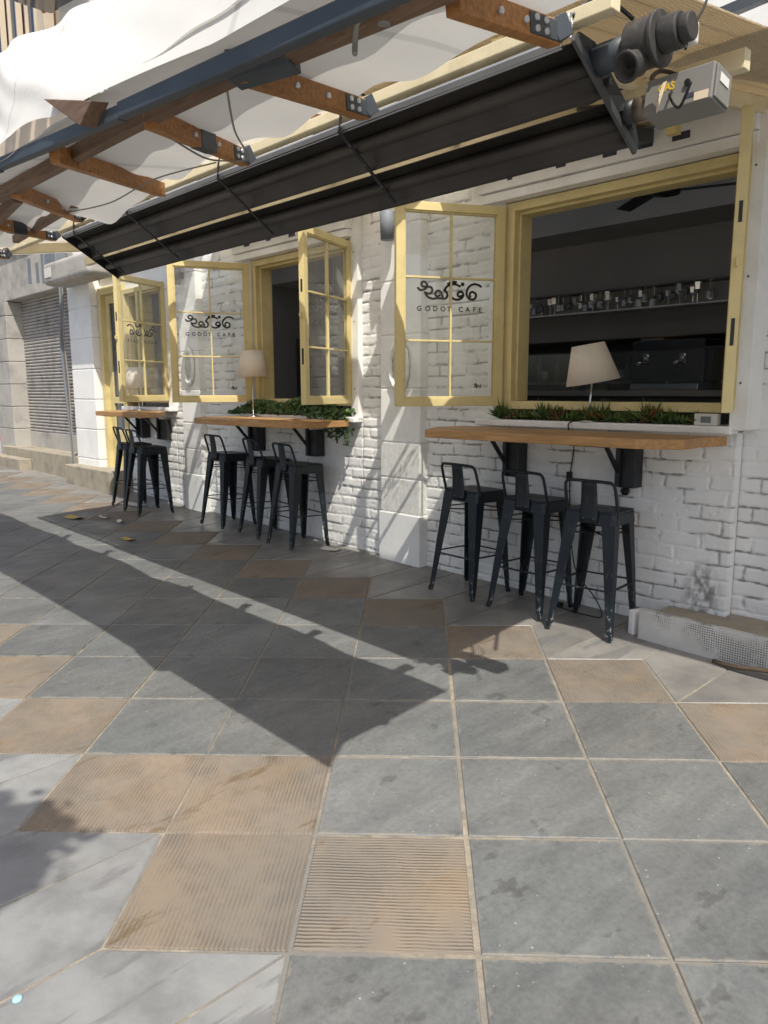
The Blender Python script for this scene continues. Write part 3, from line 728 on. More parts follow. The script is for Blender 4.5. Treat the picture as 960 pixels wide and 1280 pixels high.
for k in range(14):
    x = -5.2+k*.28+random.uniform(-.07,.07)
    o = build('bottle', glassware(x, 7.5, 1.7, 1), random.choice(['green_bottle','grey_box2','bronze_pipe'])); tag(o, 'dark bottle on the low back shelf behind the bar', 'bottle', 'bottles on the back shelf')
bsf = build('back_shelf', MB().box(-5.6,-1.6,7.38,7.6,1.67,1.70), 'interior_grey'); tag(bsf, 'low dark back shelf carrying bottles behind the bar', 'shelf')
# stemmed glasses hanging in a row under the bar shelf
rk = thing('glass_shelf', 'long shelf with a glass rack high above the dark bar', 'shelf', (-4.0, 6.85, 2.37))
mb = MB(); mb.box(-5.5, -1.6, 6.78, 6.98, 2.362, 2.376); build('board', mb, 'white_trim', rk, True, .003)
mb = MB(); mb.box(-5.5, -1.6, 6.80, 6.98, 2.565, 2.580); build('rack_rail', mb, 'interior_grey', rk, True, .003)
for k in range(34):
    x = -5.0+k*.062+random.uniform(-.02,.02); y = 6.84+random.uniform(-.02,.09); up = random.random() < .5
    mb = MB(); q = random.choice((5,6,7)); sc = random.uniform(.75,1.2)
    if up: pr = [(.026*sc,0),(.005,.012),(.004,.07*sc),(.030*sc,.10*sc),(.036*sc,.155*sc)]
    else: pr = [(.028*sc,.186),(.005,.176),(.004,.186-.07*sc),(.032*sc,.186-.10*sc),(.038*sc,.186-.16*sc)]
    mb.lathe(pr, q, Matrix.Translation((x,y,2.378)) @ Matrix.Rotation(random.uniform(0,1.2),4,'Z') @ Matrix.Rotation(random.uniform(-.12,.12),4,'X')); mb.sm = [False]*len(mb.sm)
    o = build('wine_glass', mb, random.choice(['glint','mirror','mirror'])); tag(o, 'small glinting stemmed glass in the row on the shelf above the bar', 'glass', 'glinting glasses on the bar shelf')
for x in (-3.42, -3.30):
    b_ = thing('pendant_bulb', 'small warm lit bulb beside the column over the bar', 'light bulb', (x, 6.88, 2.05), group='warm bulbs over the bar')
    mb = MB(); mb.lathe([(0,-.02),(.012,-.016),(.016,0),(.009,.014),(0,.018)], 12); build('globe', mb, 'bulb', b_)
    mb = MB(); mb.tube([(0,0,.016),(0,0,.05)], .006, 6); build('socket', mb, 'black_metal', b_)
fan = thing('ceiling_fan', 'black ceiling fan with long blades at the top of the wide window', 'ceiling fan', (-2.86, 5.7, 3.60))
mb = MB(); mb.tube([(0,0,.29),(0,0,-.42)], .015, 8); build('rod', mb, 'black_metal', fan)
mb = MB(); mb.lathe([(0,-.55),(.10,-.53),(.11,-.46),(.05,-.42),(0,-.42)], 18); build('motor', mb, 'black_metal', fan)
for a in (20, 140, 260):
    mb = MB(); mb.box(.09, .68, -.06, .06, -.50, -.492, 0, Matrix.Rotation(R(a),4,'Z') @ Matrix.Rotation(R(8),4,'X')); build('blade', mb, 'black_metal', fan)

# ------------------------------------------------------------------ neighbour shop
shop = thing('shop_building', 'closed stone shop with a grey roller shutter beyond the cafe', 'building', (-12, 4.4, .4))
mb = MB(); mb.box(-14.2, -10.62, 4.28, 4.8, 3.07, 3.86); mb.box(-14.6, -10.92, 4.20, 4.8, 3.862, 3.95); build('lintel_wall', mb, 'shop_stone', shop, True, .01)
mb = MB(); zs = [.15,.62,.99,1.36,1.73,2.10,2.47,2.84,3.065,3.068]
for k in range(8): mb.box(-14.2, -13.42, 4.24, 4.8, zs[k]+.006, zs[k+1]-.006)
mb.box(-14.19, -13.43, 4.252, 4.8, .1, 3.06); build('stone_pier', mb, 'shop_stone', shop, True, .008)
mb = MB(); mb.box(-10.74, -10.61, 4.32, 4.8, .15, 3.068); build('stone_jamb', mb, 'shop_stone', shop, True, .008)
mb = MB(); n = 42; z0, z1 = .95, 3.08; pr = []
for k in range(n):
    z = z0+(z1-z0)*k/n; d = (z1-z0)/n
    pr += [(4.515, z), (4.497, z+d*.25), (4.493, z+d*.55), (4.503, z+d*.85), (4.525, z+d*.92)]
vs = []; 
for y, z in pr: vs += [(-13.42, y, z), (-10.74, y, z)]
mb.add(vs, [(2*i, 2*i+1, 2*i+3, 2*i+2) for i in range(len(pr)-1)]); sh = build('roller_shutter', mb, 'galv_dull' if 'galv_dull' in M else 'grey_box', shop, True)
M['shutter'] = plain('dull_shutter_steel', (.40,.38,.355), .55, .14, 6, metal=.25, dirt=(.19,.175,.155)); sh.data.materials[0] = M['shutter']
mb = MB(); mb.box(-13.42, -10.74, 4.49, 4.53, .70, .945); build('bottom_rail', mb, 'shop_stone', sh, True, .004)
mb = MB(); mb.box(-13.8, -10.64, 4.14, 4.8, .15, .70); build('threshold', mb, 'step_stone', shop, True, .012)
mb = MB(); mb.box(-15.4, -12.4, 3.95, 4.138, .15, .56); build('lower_step', mb, 'step_stone', shop, True, .012)
for k, (x, z, w, h) in enumerate([(-12.35,3.42,.13,.36),(-12.02,3.36,.12,.28),(-11.78,3.40,.09,.42),(-11.5,3.38,.10,.30)]):
    mb = MB(); mb.box(x, x+w, 4.276, 4.2795, z-h/2, z+h/2); build('letter_ghost', mb, 'grey_box2', shop, True)
mb = MB(); mb.box(-16.8, -14.22, 4.42, 4.55, .7, 2.9); build('graffiti_panel', mb, 'graffiti', shop, True)
mb = MB(); mb.box(-19.5, -16.8, 4.3, 4.8, .1, 3.9); build('far_wall', mb, 'shop_stone', shop, True)
mb = MB(); mb.box(-20, -10.61, 4.62, 4.9, 3.952, 9.5); build('upper_wall', mb, 'upper_wall', shop, True)
for x in (-13.45, -12.75, -12.05):
    mb = MB(); mb.box(x-.20, x-.15, 4.46, 4.54, 6.1, 8.4); mb.box(x+.15, x+.20, 4.46, 4.54, 6.1, 8.4); mb.box(x-.2, x+.2, 4.455, 4.54, 8.4, 8.46); mb.box(x-.24, x+.24, 4.42, 4.54, 6.02, 6.1)
    wf = build('upper_window', mb, 'upper_wall', shop, True, .006)
    mb = MB(); mb.box(x-.15, x+.15, 4.5, 4.515, 6.1, 8.4); build('pane', mb, 'blue_glass', wf, True)
mb = MB(); mb.box(-11.62, -11.36, 4.40, 4.54, 5.9, 9.4); build('wall_pier', mb, 'upper_wall', shop, True, .01)
mb = MB(); mb.bar((-10.95,4.1,6.62),(-9.6,4.1,6.42), .5, .10); build('rolled_blind', mb, 'blue_glass', shop, True, .03)
mb = MB(); mb.bar((-11.05,4.3,6.62),(-10.93,4.05,6.78), .05, .05); build('blind_arm', mb, 'wood_orange', shop, True)

mt = thing('meter_box', 'grey electrical box under the far end of the heater, above the shutter', 'meter box', (-10.98, 4.1, 3.08))
mb = MB(); mb.box(-.2, .2, 0, .16, 0, .42); build('case', mb, 'grey_box2', mt, bevel=.012)
mb = MB(); mb.box(-.14, .14, -.008, -.001, .05, .36); build('door', mb, 'grey_box2', mt, bevel=.004)
mb = MB()
for k, dx in enumerate((0, .055, .10)):
    mb.tube(catmull([(-10.72+dx,4.12,3.1),(-10.70+dx*.6,4.11,2.7),(-10.75+dx,4.10,2.3),(-10.74+dx*1.2,4.11,1.7),(-10.68+dx*.4,4.12,1.0),(-10.66+dx*.5,4.13,.36)], 6), .022 if k == 0 else .010, 8, k)
o = build('downpipe', mb, ['grey_box2','bronze_pipe','grey_cord']); tag(o, 'grey pipe and cables running down between shutter and white pilaster', 'pipe')

# ------------------------------------------------------------------ white canopy on wooden rafters
can = thing('fabric_canopy', 'white fabric canopy on orange wooden rafters and a dark steel beam', 'canopy', (-3, 1.4, 2.4))
def cz(y): return 2.42 + .1772*(y-1.06)
mb = MB(); mb.bar((-6.6,1.05,2.70),(-3.244,1.05,2.462),.030,.040); mb.bar((-3.244,1.05,2.467),(-2.188,1.05,2.390),.030,.040); mb.bar((-2.188,1.05,2.395),(-.95,1.05,2.312),.030,.044); build('edge_beam', mb, 'dark_steel', can, True, .004)
mb = MB(); mb.bar((-6.6,1.02,.2),(-6.6,1.05,2.68),.09,.09,(1,0,0)); build('post', mb, 'dark_steel', can, True, .004)
pl_ = [(-5.2,1.08),(-3.53,1.182),(-2.446,1.207),(-1.838,1.249)]
mb = MB()
for (a, b) in zip(pl_[:-1], pl_[1:]): mb.bar((a[0],a[1],cz(a[1])+.012),(b[0],b[1],cz(b[1])+.012),.040,.050)
build('purlin', mb, 'wood_brown', can, True, .003)
mb = MB(); mb.bar((-1.838,1.262,cz(1.262)+.02),(-.95,1.405,cz(1.405)+.02),.045,.070); build('purlin', mb, 'wood_brown', can, True, .003)
RAFT = [((-1.249,1.411),(-1.30,1.89)),((-1.835,1.215),(-2.075,1.89)),((-2.325,1.205),(-2.82,1.885)),((-2.83,1.10),(-3.50,1.86)),((-3.50,1.19),(-4.25,1.76)),((-4.2,1.2),(-5.0,1.90)),((-5.0,1.15),(-5.9,1.9))]
for k, (a, b) in enumerate(RAFT):
    mb = MB(); A = Vector((a[0],a[1],cz(a[1]))); B = Vector((b[0],b[1],cz(b[1]))); mb.bar(A, B, .042, .062)
    rf = build('rafter', mb, 'wood_orange' if k != 1 else 'wood_orange', can, True, .003)
    d = (B-A); L = d.length; d.normalize(); sd = d.cross(Vector((0,0,1))).normalized(); u = sd.cross(d)
    if k != 3:
        mb = MB(); mb.bar(B-d*.17, B+d*.005, .050, .050); 
        mb.bar(B-d*.02, B+d*.02+Vector((.02,.005,.02)), .05, .06)
        build('bracket_plate', mb, 'dark_steel', rf, True, .002)
        for c in [B-d*q+u*zz for q in (.14, .09) for zz in (-.012, .014)] + [A+d*L*.35, A+d*L*.6]:
            mb = MB(); mb.tube([c+sd*.016, c+sd*.031], .0085, 8); build('bolt', mb, 'galv', rf, True)
    if k in (2, 5):
        mb = MB(); mb.bar(A+d*L*.42, A+d*L*.58, .048, .066); build('splice_plate', mb, 'dark_steel', rf, True, .002)
mb = MB(); mb.bar((-1.86,1.215,cz(1.215)+.01),(-1.70,1.30,cz(1.30)+.016),.075,.085); build('corner_plate', mb, 'dark_steel', can, True, .003)
mb = MB(); mb.bar((-3.72,1.27,cz(1.27)+.012),(-5.3,1.52,cz(1.52)+.012),.040,.050); build('purlin', mb, 'wood_brown', can, True, .003)
mb = MB(); mb.bar((-5.2,1.74,cz(1.74)+.014),(-3.9,1.60,cz(1.60)+.014),.036,.045); build('purlin', mb, 'wood_brown', can, True, .003)
# bolted steel foot and rags on the top purlin
mb = MB(); mb.tube([(-1.39,1.33,2.45),(-1.37,1.32,2.60)], .016, 8); mb.tube(catmull([(-1.43,1.31,2.49),(-1.45,1.30,2.46),(-1.47,1.31,2.43),(-1.46,1.30,2.40)],5), .007, 6); build('rope_tie', mb, 'grey_cord', can, True)
# outer rafter end poking past the beam
mb = MB(); mb.add([(-2.60,.985,2.520),(-2.25,.99,2.425),(-2.33,.985,2.375),(-2.60,1.04,2.53),(-2.24,1.04,2.43),(-2.33,1.04,2.38)],[(0,2,1),(3,4,5),(0,1,4,3),(1,2,5,4),(2,0,3,5)]); build('rafter_end', mb, 'wood_brown', can, True, .003)
# roof cloth
xs = np.linspace(-10.2, -.95, 186); P = []
ends = sorted([b[0] for a, b in RAFT])
def sag(x, y):
    t = (y-1.03)/.83; s = .020*math.sin(x*8.3)**2*t
    per = .76; s += .035*(math.sin((x+1.3)*math.pi/per)**2)*t*t
    if -4.45 < x < -3.35: s += .10*math.sin((x+4.45)/1.1*math.pi)**1.5*max(0, t-.55)/.45
    return s
for x in xs:
    row = []
    for k in range(15):
        y = 1.03 + .785*k/14; row.append((x, y + .012*math.sin(x*5)*(k/14), cz(y) + .048 - sag(x, y) + .004*math.sin(x*21+y*13)))
    P.append(row)
mb = MB(); mb.grid(P); build('roof_cloth', mb, 'fabric', can, True)
# the cloth thrown back over the beam, rising steeply above it
P = []
for x in np.linspace(-7.4, -.9, 150):
    zb = 2.500 - (x+3.2)*.068
    zb += .018*abs(math.sin(x*2.3+.6))
    if x < -2.6: zb += .030*math.sin(min(1, (-2.6-x)/.55)*math.pi)
    zt_ = 3.05 - .145*(x+2.88) if x < -2.88 else 3.05 + .05*math.sin((x+2.88)*2)
    row = []
    for k in range(26):
        t = k/25; y = 1.015 + .355*t; z = zb + (min(zt_, 3.6)-zb)*t
        dg = x*1.0 + t*1.15
        f = .034*math.sin(dg*4.6+.8)*math.sin(math.pi*min(1, t*1.25)) + .016*math.sin(dg*9.7-t*4)*t + .012*math.sin(dg*15.0+t*9)*(1-t)*t*2
        f *= 1.35 if x < -2.6 else .55
        row.append((x, y - f - .03*math.sin(math.pi*t), z))
    P.append(row)
mb = MB(); mb.grid(P); build('thrown_back_cloth', mb, 'fabric', can, True)
mb = MB(); mb.tube(catmull([(-1.95,1.25,2.46),(-2.22,1.45,2.44),(-2.55,1.72,2.475),(-2.87,1.80,2.55)],8), .0035, 6); mb.tube(catmull([(-2.87,1.8,2.55),(-2.6,1.55,2.46),(-2.45,1.3,2.46),(-2.4,1.15,2.47)],8), .0035, 6)
mb.tube(catmull([(-4.0,1.6,2.50),(-3.5,1.6,2.46),(-3.1,1.62,2.49),(-2.9,1.8,2.55)],8), .003, 6); build('slack_cord', mb, 'grey_cord', can, True)

# ------------------------------------------------------------------ cream timber pergola between canopy and wall
per = thing('timber_pergola', 'cream timber lean-to roof between the heater and the cafe wall', 'pergola', (-5, 3, 2.6))
def rz_(y): return 2.70 + .16*(y-1.95)
mb = MB(); mb.box(-7.02, -1.18, 1.985, 2.03, 2.625, 2.665); build('front_rail', mb, 'cream_pale', per, True, .003)
mb = MB(); mb.bar((-7.0,2.95,rz_(2.95)-.09),(-1.2,2.95,rz_(2.95)-.09),.05,.07); build('middle_rail', mb, 'cream_pale', per, True, .003)
k = 0; x = -1.62
while x > -7.0:
    mb = MB(); mb.bar((x,2.05,rz_(2.05)-.045),(x,YW-.02,rz_(YW)-.045),.045,.07)
    build('rafter', mb, 'cream_pale' if k % 3 != 1 else 'wood_orange', per, True, .003); x -= .93; k += 1
holes = []
for dx in (0, -3.17):
    holes += [(-3.95+dx,-3.30+dx,3.60,3.74),(-4.50+dx,-3.98+dx,3.84,4.09)]
def sheet(x0, x1, name, m):
    mb = MB(); ys = [2.02,2.6,3.285,3.60,3.74,3.84,4.09,YW-.005]; xs = sorted(set([x0, x1] + [h for q in holes for h in q[:2] if x0 < h < x1] + ([-2.62] if x0 < -2.62 < x1 else []) + [x0+(x1-x0)*k/12 for k in range(1,12)]))
    for a, b in zip(xs[:-1], xs[1:]):
        for c, d in zip(ys[:-1], ys[1:]):
            cx, cy = (a+b)/2, (c+d)/2
            if 3.285 < cy < 3.60 and cx < -2.62: continue
            if any(h[0]-1e-4 < cx < h[1]+1e-4 and h[2]-1e-3 < cy < h[3]+1e-3 for h in holes): continue
            mb.add([(a,c,rz_(c)),(b,c,rz_(c)),(b,d,rz_(d)),(a,d,rz_(d))], [(0,1,2,3)])
    build(name, mb, m, per, True, solid=.006)
sheet(-7.0, -2.301, 'roof_sheet', 'roof_sheet'); sheet(-2.30, -1.15, 'reed_mat', 'bamboo')
mb = MB(); mb.bar((-1.95,4.0,3.42),(-1.12,4.22,3.58),.05,.05); mb.bar((-2.25,3.3,2.86),(-2.20,4.2,3.0),.07,.07)
build('steel_tie', mb, 'dark_steel', per, True)
mb = MB(); mb.bar((-2.30,3.62,2.86),(-2.05,3.75,3.05),.05,.04); mb.box(-1.98,-1.92,3.9,3.95,2.9,3.4); build('brace', mb, 'cream', per, True)

# ------------------------------------------------------------------ radiant heater
ht = thing('patio_heater', 'long dark tube patio heater hung along the front of the cafe', 'patio heater', (-3.1, 2.1, 2.34))
HX0, HX1 = -5.078, -1.298
oA = Vector((0,1.998,2.581)); oB = Vector((0,2.343,2.370)); du = (oB-oA); HL = du.length; du.normalize(); nn = Vector((0, du.z, -du.y))  # nn: open side (down, to the street)
def hp(x, s, h): return Vector((x,0,0)) + oA + du*s - nn*h
def trough(s0, s1, depth, n=12):
    pr = []
    for k in range(n+1):
        t = k/n; s = s0+(s1-s0)*t; h = depth*math.sin(math.pi*t)**.6 if 0 < t < 1 else 0
        pr.append((s, h))
    return pr
for s0, s1, dp in ((0,.205,.045),(.224,HL,.045)):
    P = []
    for x in np.linspace(HX0, HX1-.004, 30):
        P.append([hp(x, s, h+.0015*math.sin(x*3)) for s, h in trough(s0, s1, dp)])
    mb = MB(); mb.grid(P); build('reflector', mb, 'reflector', ht, True, solid=.003)
    mb = MB(); sc = (s0+s1)/2; mb.tube([hp(HX0+.02, sc, .022), hp(-2.6, sc, .022), hp(HX1+.01, sc, .022)], .026, 14); build('burner_tube', mb, 'reflector', ht, True)
mb = MB(); mb.bar(hp(HX0,-.006,.006), hp(HX1-.05,-.006,.006), .03, .010, tuple(nn)); build('top_trim', mb, 'galv', ht, True)
for x, t in ((HX0-.004,.006),(HX1+.002,.010)):
    mb = MB(); prp = [(-.012,-.006),(-.012,.02),(.06,.06),(HL-.06,.06),(HL+.012,.02),(HL+.012,-.006)]
    a = [hp(x, s, h) for s, h in prp]; b = [hp(x+t, s, h) for s, h in prp]; n = len(prp)
    mb.add(a+b, [tuple(range(n)), tuple(range(n,2*n))[::-1]] + [(i, n+i, n+(i+1)%n, (i+1)%n) for i in range(n)])
    ep = build('end_plate', mb, 'black_metal', ht, True, .002)
    if x > -3:
        mb = MB()
        for s in (.09,.17,.27,.34): mb.box(x+t, x+t+.012, *(lambda p:(p.y-.008,p.y+.008,p.z-.010,p.z+.010))(hp(0,s,.02)))
        mb.bar(hp(x+.006,-.02,-.012), hp(x+.006,HL+.01,-.012), .022, .012, (1,0,0)); build('clip', mb, 'steel_plate', ep, True)
def chain(mb, p, n, L=.026):
    for k in range(n):
        c = Vector(p)+Vector((0,0,-L*.78*k)); ring = []
        ax = Vector((1,0,0)) if k % 2 else Vector((0,1,0))
        for q in range(13):
            a = 2*math.pi*q/12; ring.append(c + ax*math.cos(a)*.008 + Vector((0,0,math.sin(a)*L/2)))
        mb.tube(ring, .0024, 5, 0, False)
for x in (-2.32, -3.19, -4.14, -4.88):
    mb = MB(); mb.bar(hp(x,-.012,-.012), hp(x-.03,HL-.03,-.012), .016, .006, tuple(nn)); st_ = build('hanger_strap', mb, 'black_metal', ht, True, .001)
    mb = MB(); mb.tube(catmull([hp(x,-.01,-.01), hp(x+.02,-.03,.03)+Vector((0,0,.04)), hp(x+.07,-.01,.08)+Vector((0,0,.05)), hp(x+.10,.03,.09)], 5), .006, 6); build('hook_rod', mb, 'black_metal', st_, True)
    mb = MB()
    for s in (.06,.16,.28): mb.lathe([(0,0),(.006,0),(.006,.006),(0,.006)], 8, Matrix.Translation(hp(x-.03*s/HL, s, -.016)))
    build('rivet', mb, 'steel_plate', st_, True)
mb = MB(); e = hp(HX1-.004,-.02,0); chain(mb, (e.x, e.y-.01, e.z+.045), 3); build('chain', mb, 'galv', ht, True)
mb = MB(); mb.tube(catmull([(e.x,e.y,e.z+.05),(e.x+.02,e.y+.05,e.z+.10),(e.x+.06,e.y+.1,e.z+.10),(e.x+.1,e.y+.16,e.z+.06)],6), .006, 6); build('hook_rod', mb, 'black_metal', ht, True)
# exhaust fan on the upper tube
c1 = hp(HX1, .10, .03)
mb = MB(); mb.tube([c1, c1+Vector((.12,0,0))], .042, 18); build('flue_pipe', mb, 'dark_steel', ht, True)
fx = c1.x+.12
mb = MB(); mb.tube([(fx,c1.y,c1.z),(fx+.075,c1.y,c1.z)], .066, 24); mb.tube([(fx+.076,c1.y,c1.z),(fx+.09,c1.y,c1.z)], .073, 24); fh = build('fan_housing', mb, 'fan_grey', ht, True, .003)
mb = MB(); mb.tube([(fx+.091,c1.y,c1.z+.005),(fx+.145,c1.y,c1.z+.005)], .046, 20); mb.tube([(fx+.146,c1.y,c1.z+.005),(fx+.175,c1.y,c1.z+.005)], .036, 18); build('fan_motor', mb, 'fan_grey', ht, True, .004)
mb = MB(); oc = Vector((fx+.035, c1.y-.03, c1.z-.055)); dr_ = Vector((-.15,-.75,-.35)).normalized()
q_ = oc+dr_*.07; rot = dr_.to_track_quat('Z','X').to_matrix().to_4x4()
mb.lathe([(.036,0),(.036,.04),(.041,.042),(.041,.052),(.033,.052),(.031,.0),(.001,-.001)], 22, Matrix.Translation(oc) @ rot); build('exhaust_outlet', mb, 'fan_grey', ht, True)
# burner box on the lower tube
c2 = hp(HX1, .30, .03)
mb = MB(); mb.tube([c2, c2+Vector((.05,0,0))], .036, 16); build('tube_collar', mb, 'black_metal', ht, True)
mb = MB(); mb.tube([c2+Vector((.051,0,0)), c2+Vector((.10,0,0))], .036, 18); build('tube_sleeve', mb, 'bronze_pipe', ht, True)
bx0 = c2.x+.10; T = Matrix.Translation(c2+Vector((-.03,0,-.004))) @ Matrix.Rotation(R(-8),4,'X')
mb = MB(); mb.box(.13, .335, -.052, .056, -.048, .054, 0, T); bb = build('burner_box', mb, 'grey_box', ht, True, .004)
mb = MB(); vs = [(-.0,0)]; 
mb.box(.336, .342, -.045, .049, -.042, .048, 0, T); build('box_cover', mb, 'grey_box', bb, True, .002)
vs, fs = font_mesh('GAS', .030)
mb = MB(); mb.add([T @ Vector((.172+v[0]*.9, -.0532, .008+v[1])) for v in vs], fs); build('gas_label', mb, 'sticker_yellow', bb, True)
mb = MB(); mb.tube([T @ Vector((.262,-.0525,.012)), T @ Vector((.262,-.060,.012))], .009, 14); build('sight_glass', mb, 'black_plastic', bb, True)
mb = MB(); mb.add([T @ Vector(v) for v in ((.185,-.054,.034),(.198,-.0545,.036),(.190,-.075,-.02),(.187,-.075,-.065),(.182,-.074,-.03))], [(0,1,2,3,4)]); build('paper_tag', mb, 'beige_tag', bb, True)
mb = MB(); mb.box(.285,.325,-.0545,-.0525,-.045,-.022,0,T); build('beige_sticker', mb, 'beige_tag', bb, True)
mb = MB(); mb.box(.255,.283,-.0540,-.0526,-.030,-.018,0,T); build('maker_plate', mb, 'sticker_dark', bb, True)
mb = MB(); mb.box(.343,.3445,-.028,.028,.005,.03,0,T); build('cover_label', mb, 'white_plastic', bb, True)
jb = thing('junction_box', 'small white junction box above the heater fan', 'junction box', (-1.09, 2.22, 2.575))
mb = MB(); mb.box(-.05,.03,-.03,.04,0,.06); build('case', mb, 'white_plastic', jb, bevel=.006)
mb = MB(); mb.tube([(-.028,-.031,.03),(-.028,-.042,.03)], .006, 8); build('screw', mb, 'black_metal', jb)
mb = MB()
mb.tube(catmull([(-1.12,2.42,2.56),(-1.24,2.62,2.64),(-1.38,2.85,2.72),(-1.50,2.95,2.79),(-1.66,2.9,2.79),(-1.6,2.5,2.6),(-1.40,2.36,2.52)],8), .011, 8)
mb.tube(catmull([(-1.46,2.95,2.79),(-1.40,2.7,2.72),(-1.30,2.45,2.60),(-1.14,2.24,2.48)],8), .008, 8)
mb.tube(catmull([(-1.07,2.2,2.55),(-1.08,2.25,2.62),(-1.06,2.3,2.72),(-1.06,2.3,2.90)],8), .004, 6)
mb.tube(catmull([(-1.00,2.10,2.42),(-1.04,2.12,2.37),(-1.10,2.18,2.43),(-1.12,2.25,2.47)],8), .004, 6)
o = build('power_cable', mb, 'cord'); tag(o, 'thick black cable looping behind the grey heater box', 'cable')

# ------------------------------------------------------------------ wall tables
def wall_table(poly, zt, label, boxes, dark_right=False):
    cx = sum(p[0] for p in poly)/len(poly)
    t = thing('wall_table', label, 'table', (cx, 3.95, gz(cx,3.95)), group='wooden wall tables')
    bm_ = bmesh.new()
    mb = MB(); mb.prism(poly, zt-.052, zt, 0, 1); build('tabletop', mb, ['table_wood','table_edge'], t, True, .004)
    for x in boxes:
        mb = MB(); mb.box(x-.055, x+.055, 4.165, 4.27, zt-.335, zt-.10); br = build('wall_bracket', mb, 'black_metal', t, True, .006)
        mb = MB(); mb.bar((x-.045,4.16,zt-.25),(x-.045,4.00,zt-.075),.020,.024); mb.box(x-.16,x+.09,3.78,4.16,zt-.068,zt-.053); mb.box(x-.06,x-.03,4.14,4.164,zt-.33,zt-.08)
        build('strut', mb, 'black_metal', br, True, .002)
    return t
ZT = 1.352
def wavy(pts, n=10, amp=.012, sd=1):
    random.seed(sd); out = []
    for a, b in zip(pts, pts[1:]+pts[:1]):
        L = math.hypot(b[0]-a[0], b[1]-a[1]); k = max(1, int(L/.16))
        for q in range(k):
            f = q/k; out.append((a[0]+(b[0]-a[0])*f+random.uniform(-amp,amp)*.5, a[1]+(b[1]-a[1])*f+(random.uniform(-amp,amp)*.6 if a[1] < 4.1 or b[1] < 4.1 else 0)))
    return out
wall_table(wavy([(-3.37,3.585),(-1.92,3.63),(-1.70,3.74),(-1.72,3.98),(-1.66,4.165),(-3.52,4.17),(-3.58,3.92)]), ZT, 'long honey coloured wall table under the wide window with the leaning lamp', (-3.10,-2.25))
wall_table(wavy([(-6.33,3.58),(-5.9,3.55),(-4.95,3.60),(-4.80,3.70),(-4.77,3.95),(-4.78,4.165),(-6.55,4.17),(-6.6,3.85)], sd=2), ZT+.006, 'wooden wall table in front of the trailing ivy', (-6.22,-5.30))
wall_table(wavy([(-8.62,3.62),(-7.52,3.60),(-7.32,3.72),(-7.98,4.165),(-8.95,4.17)], sd=3), ZT+.03, 'farthest wooden wall table beside the cream door', (-8.65,-8.12))

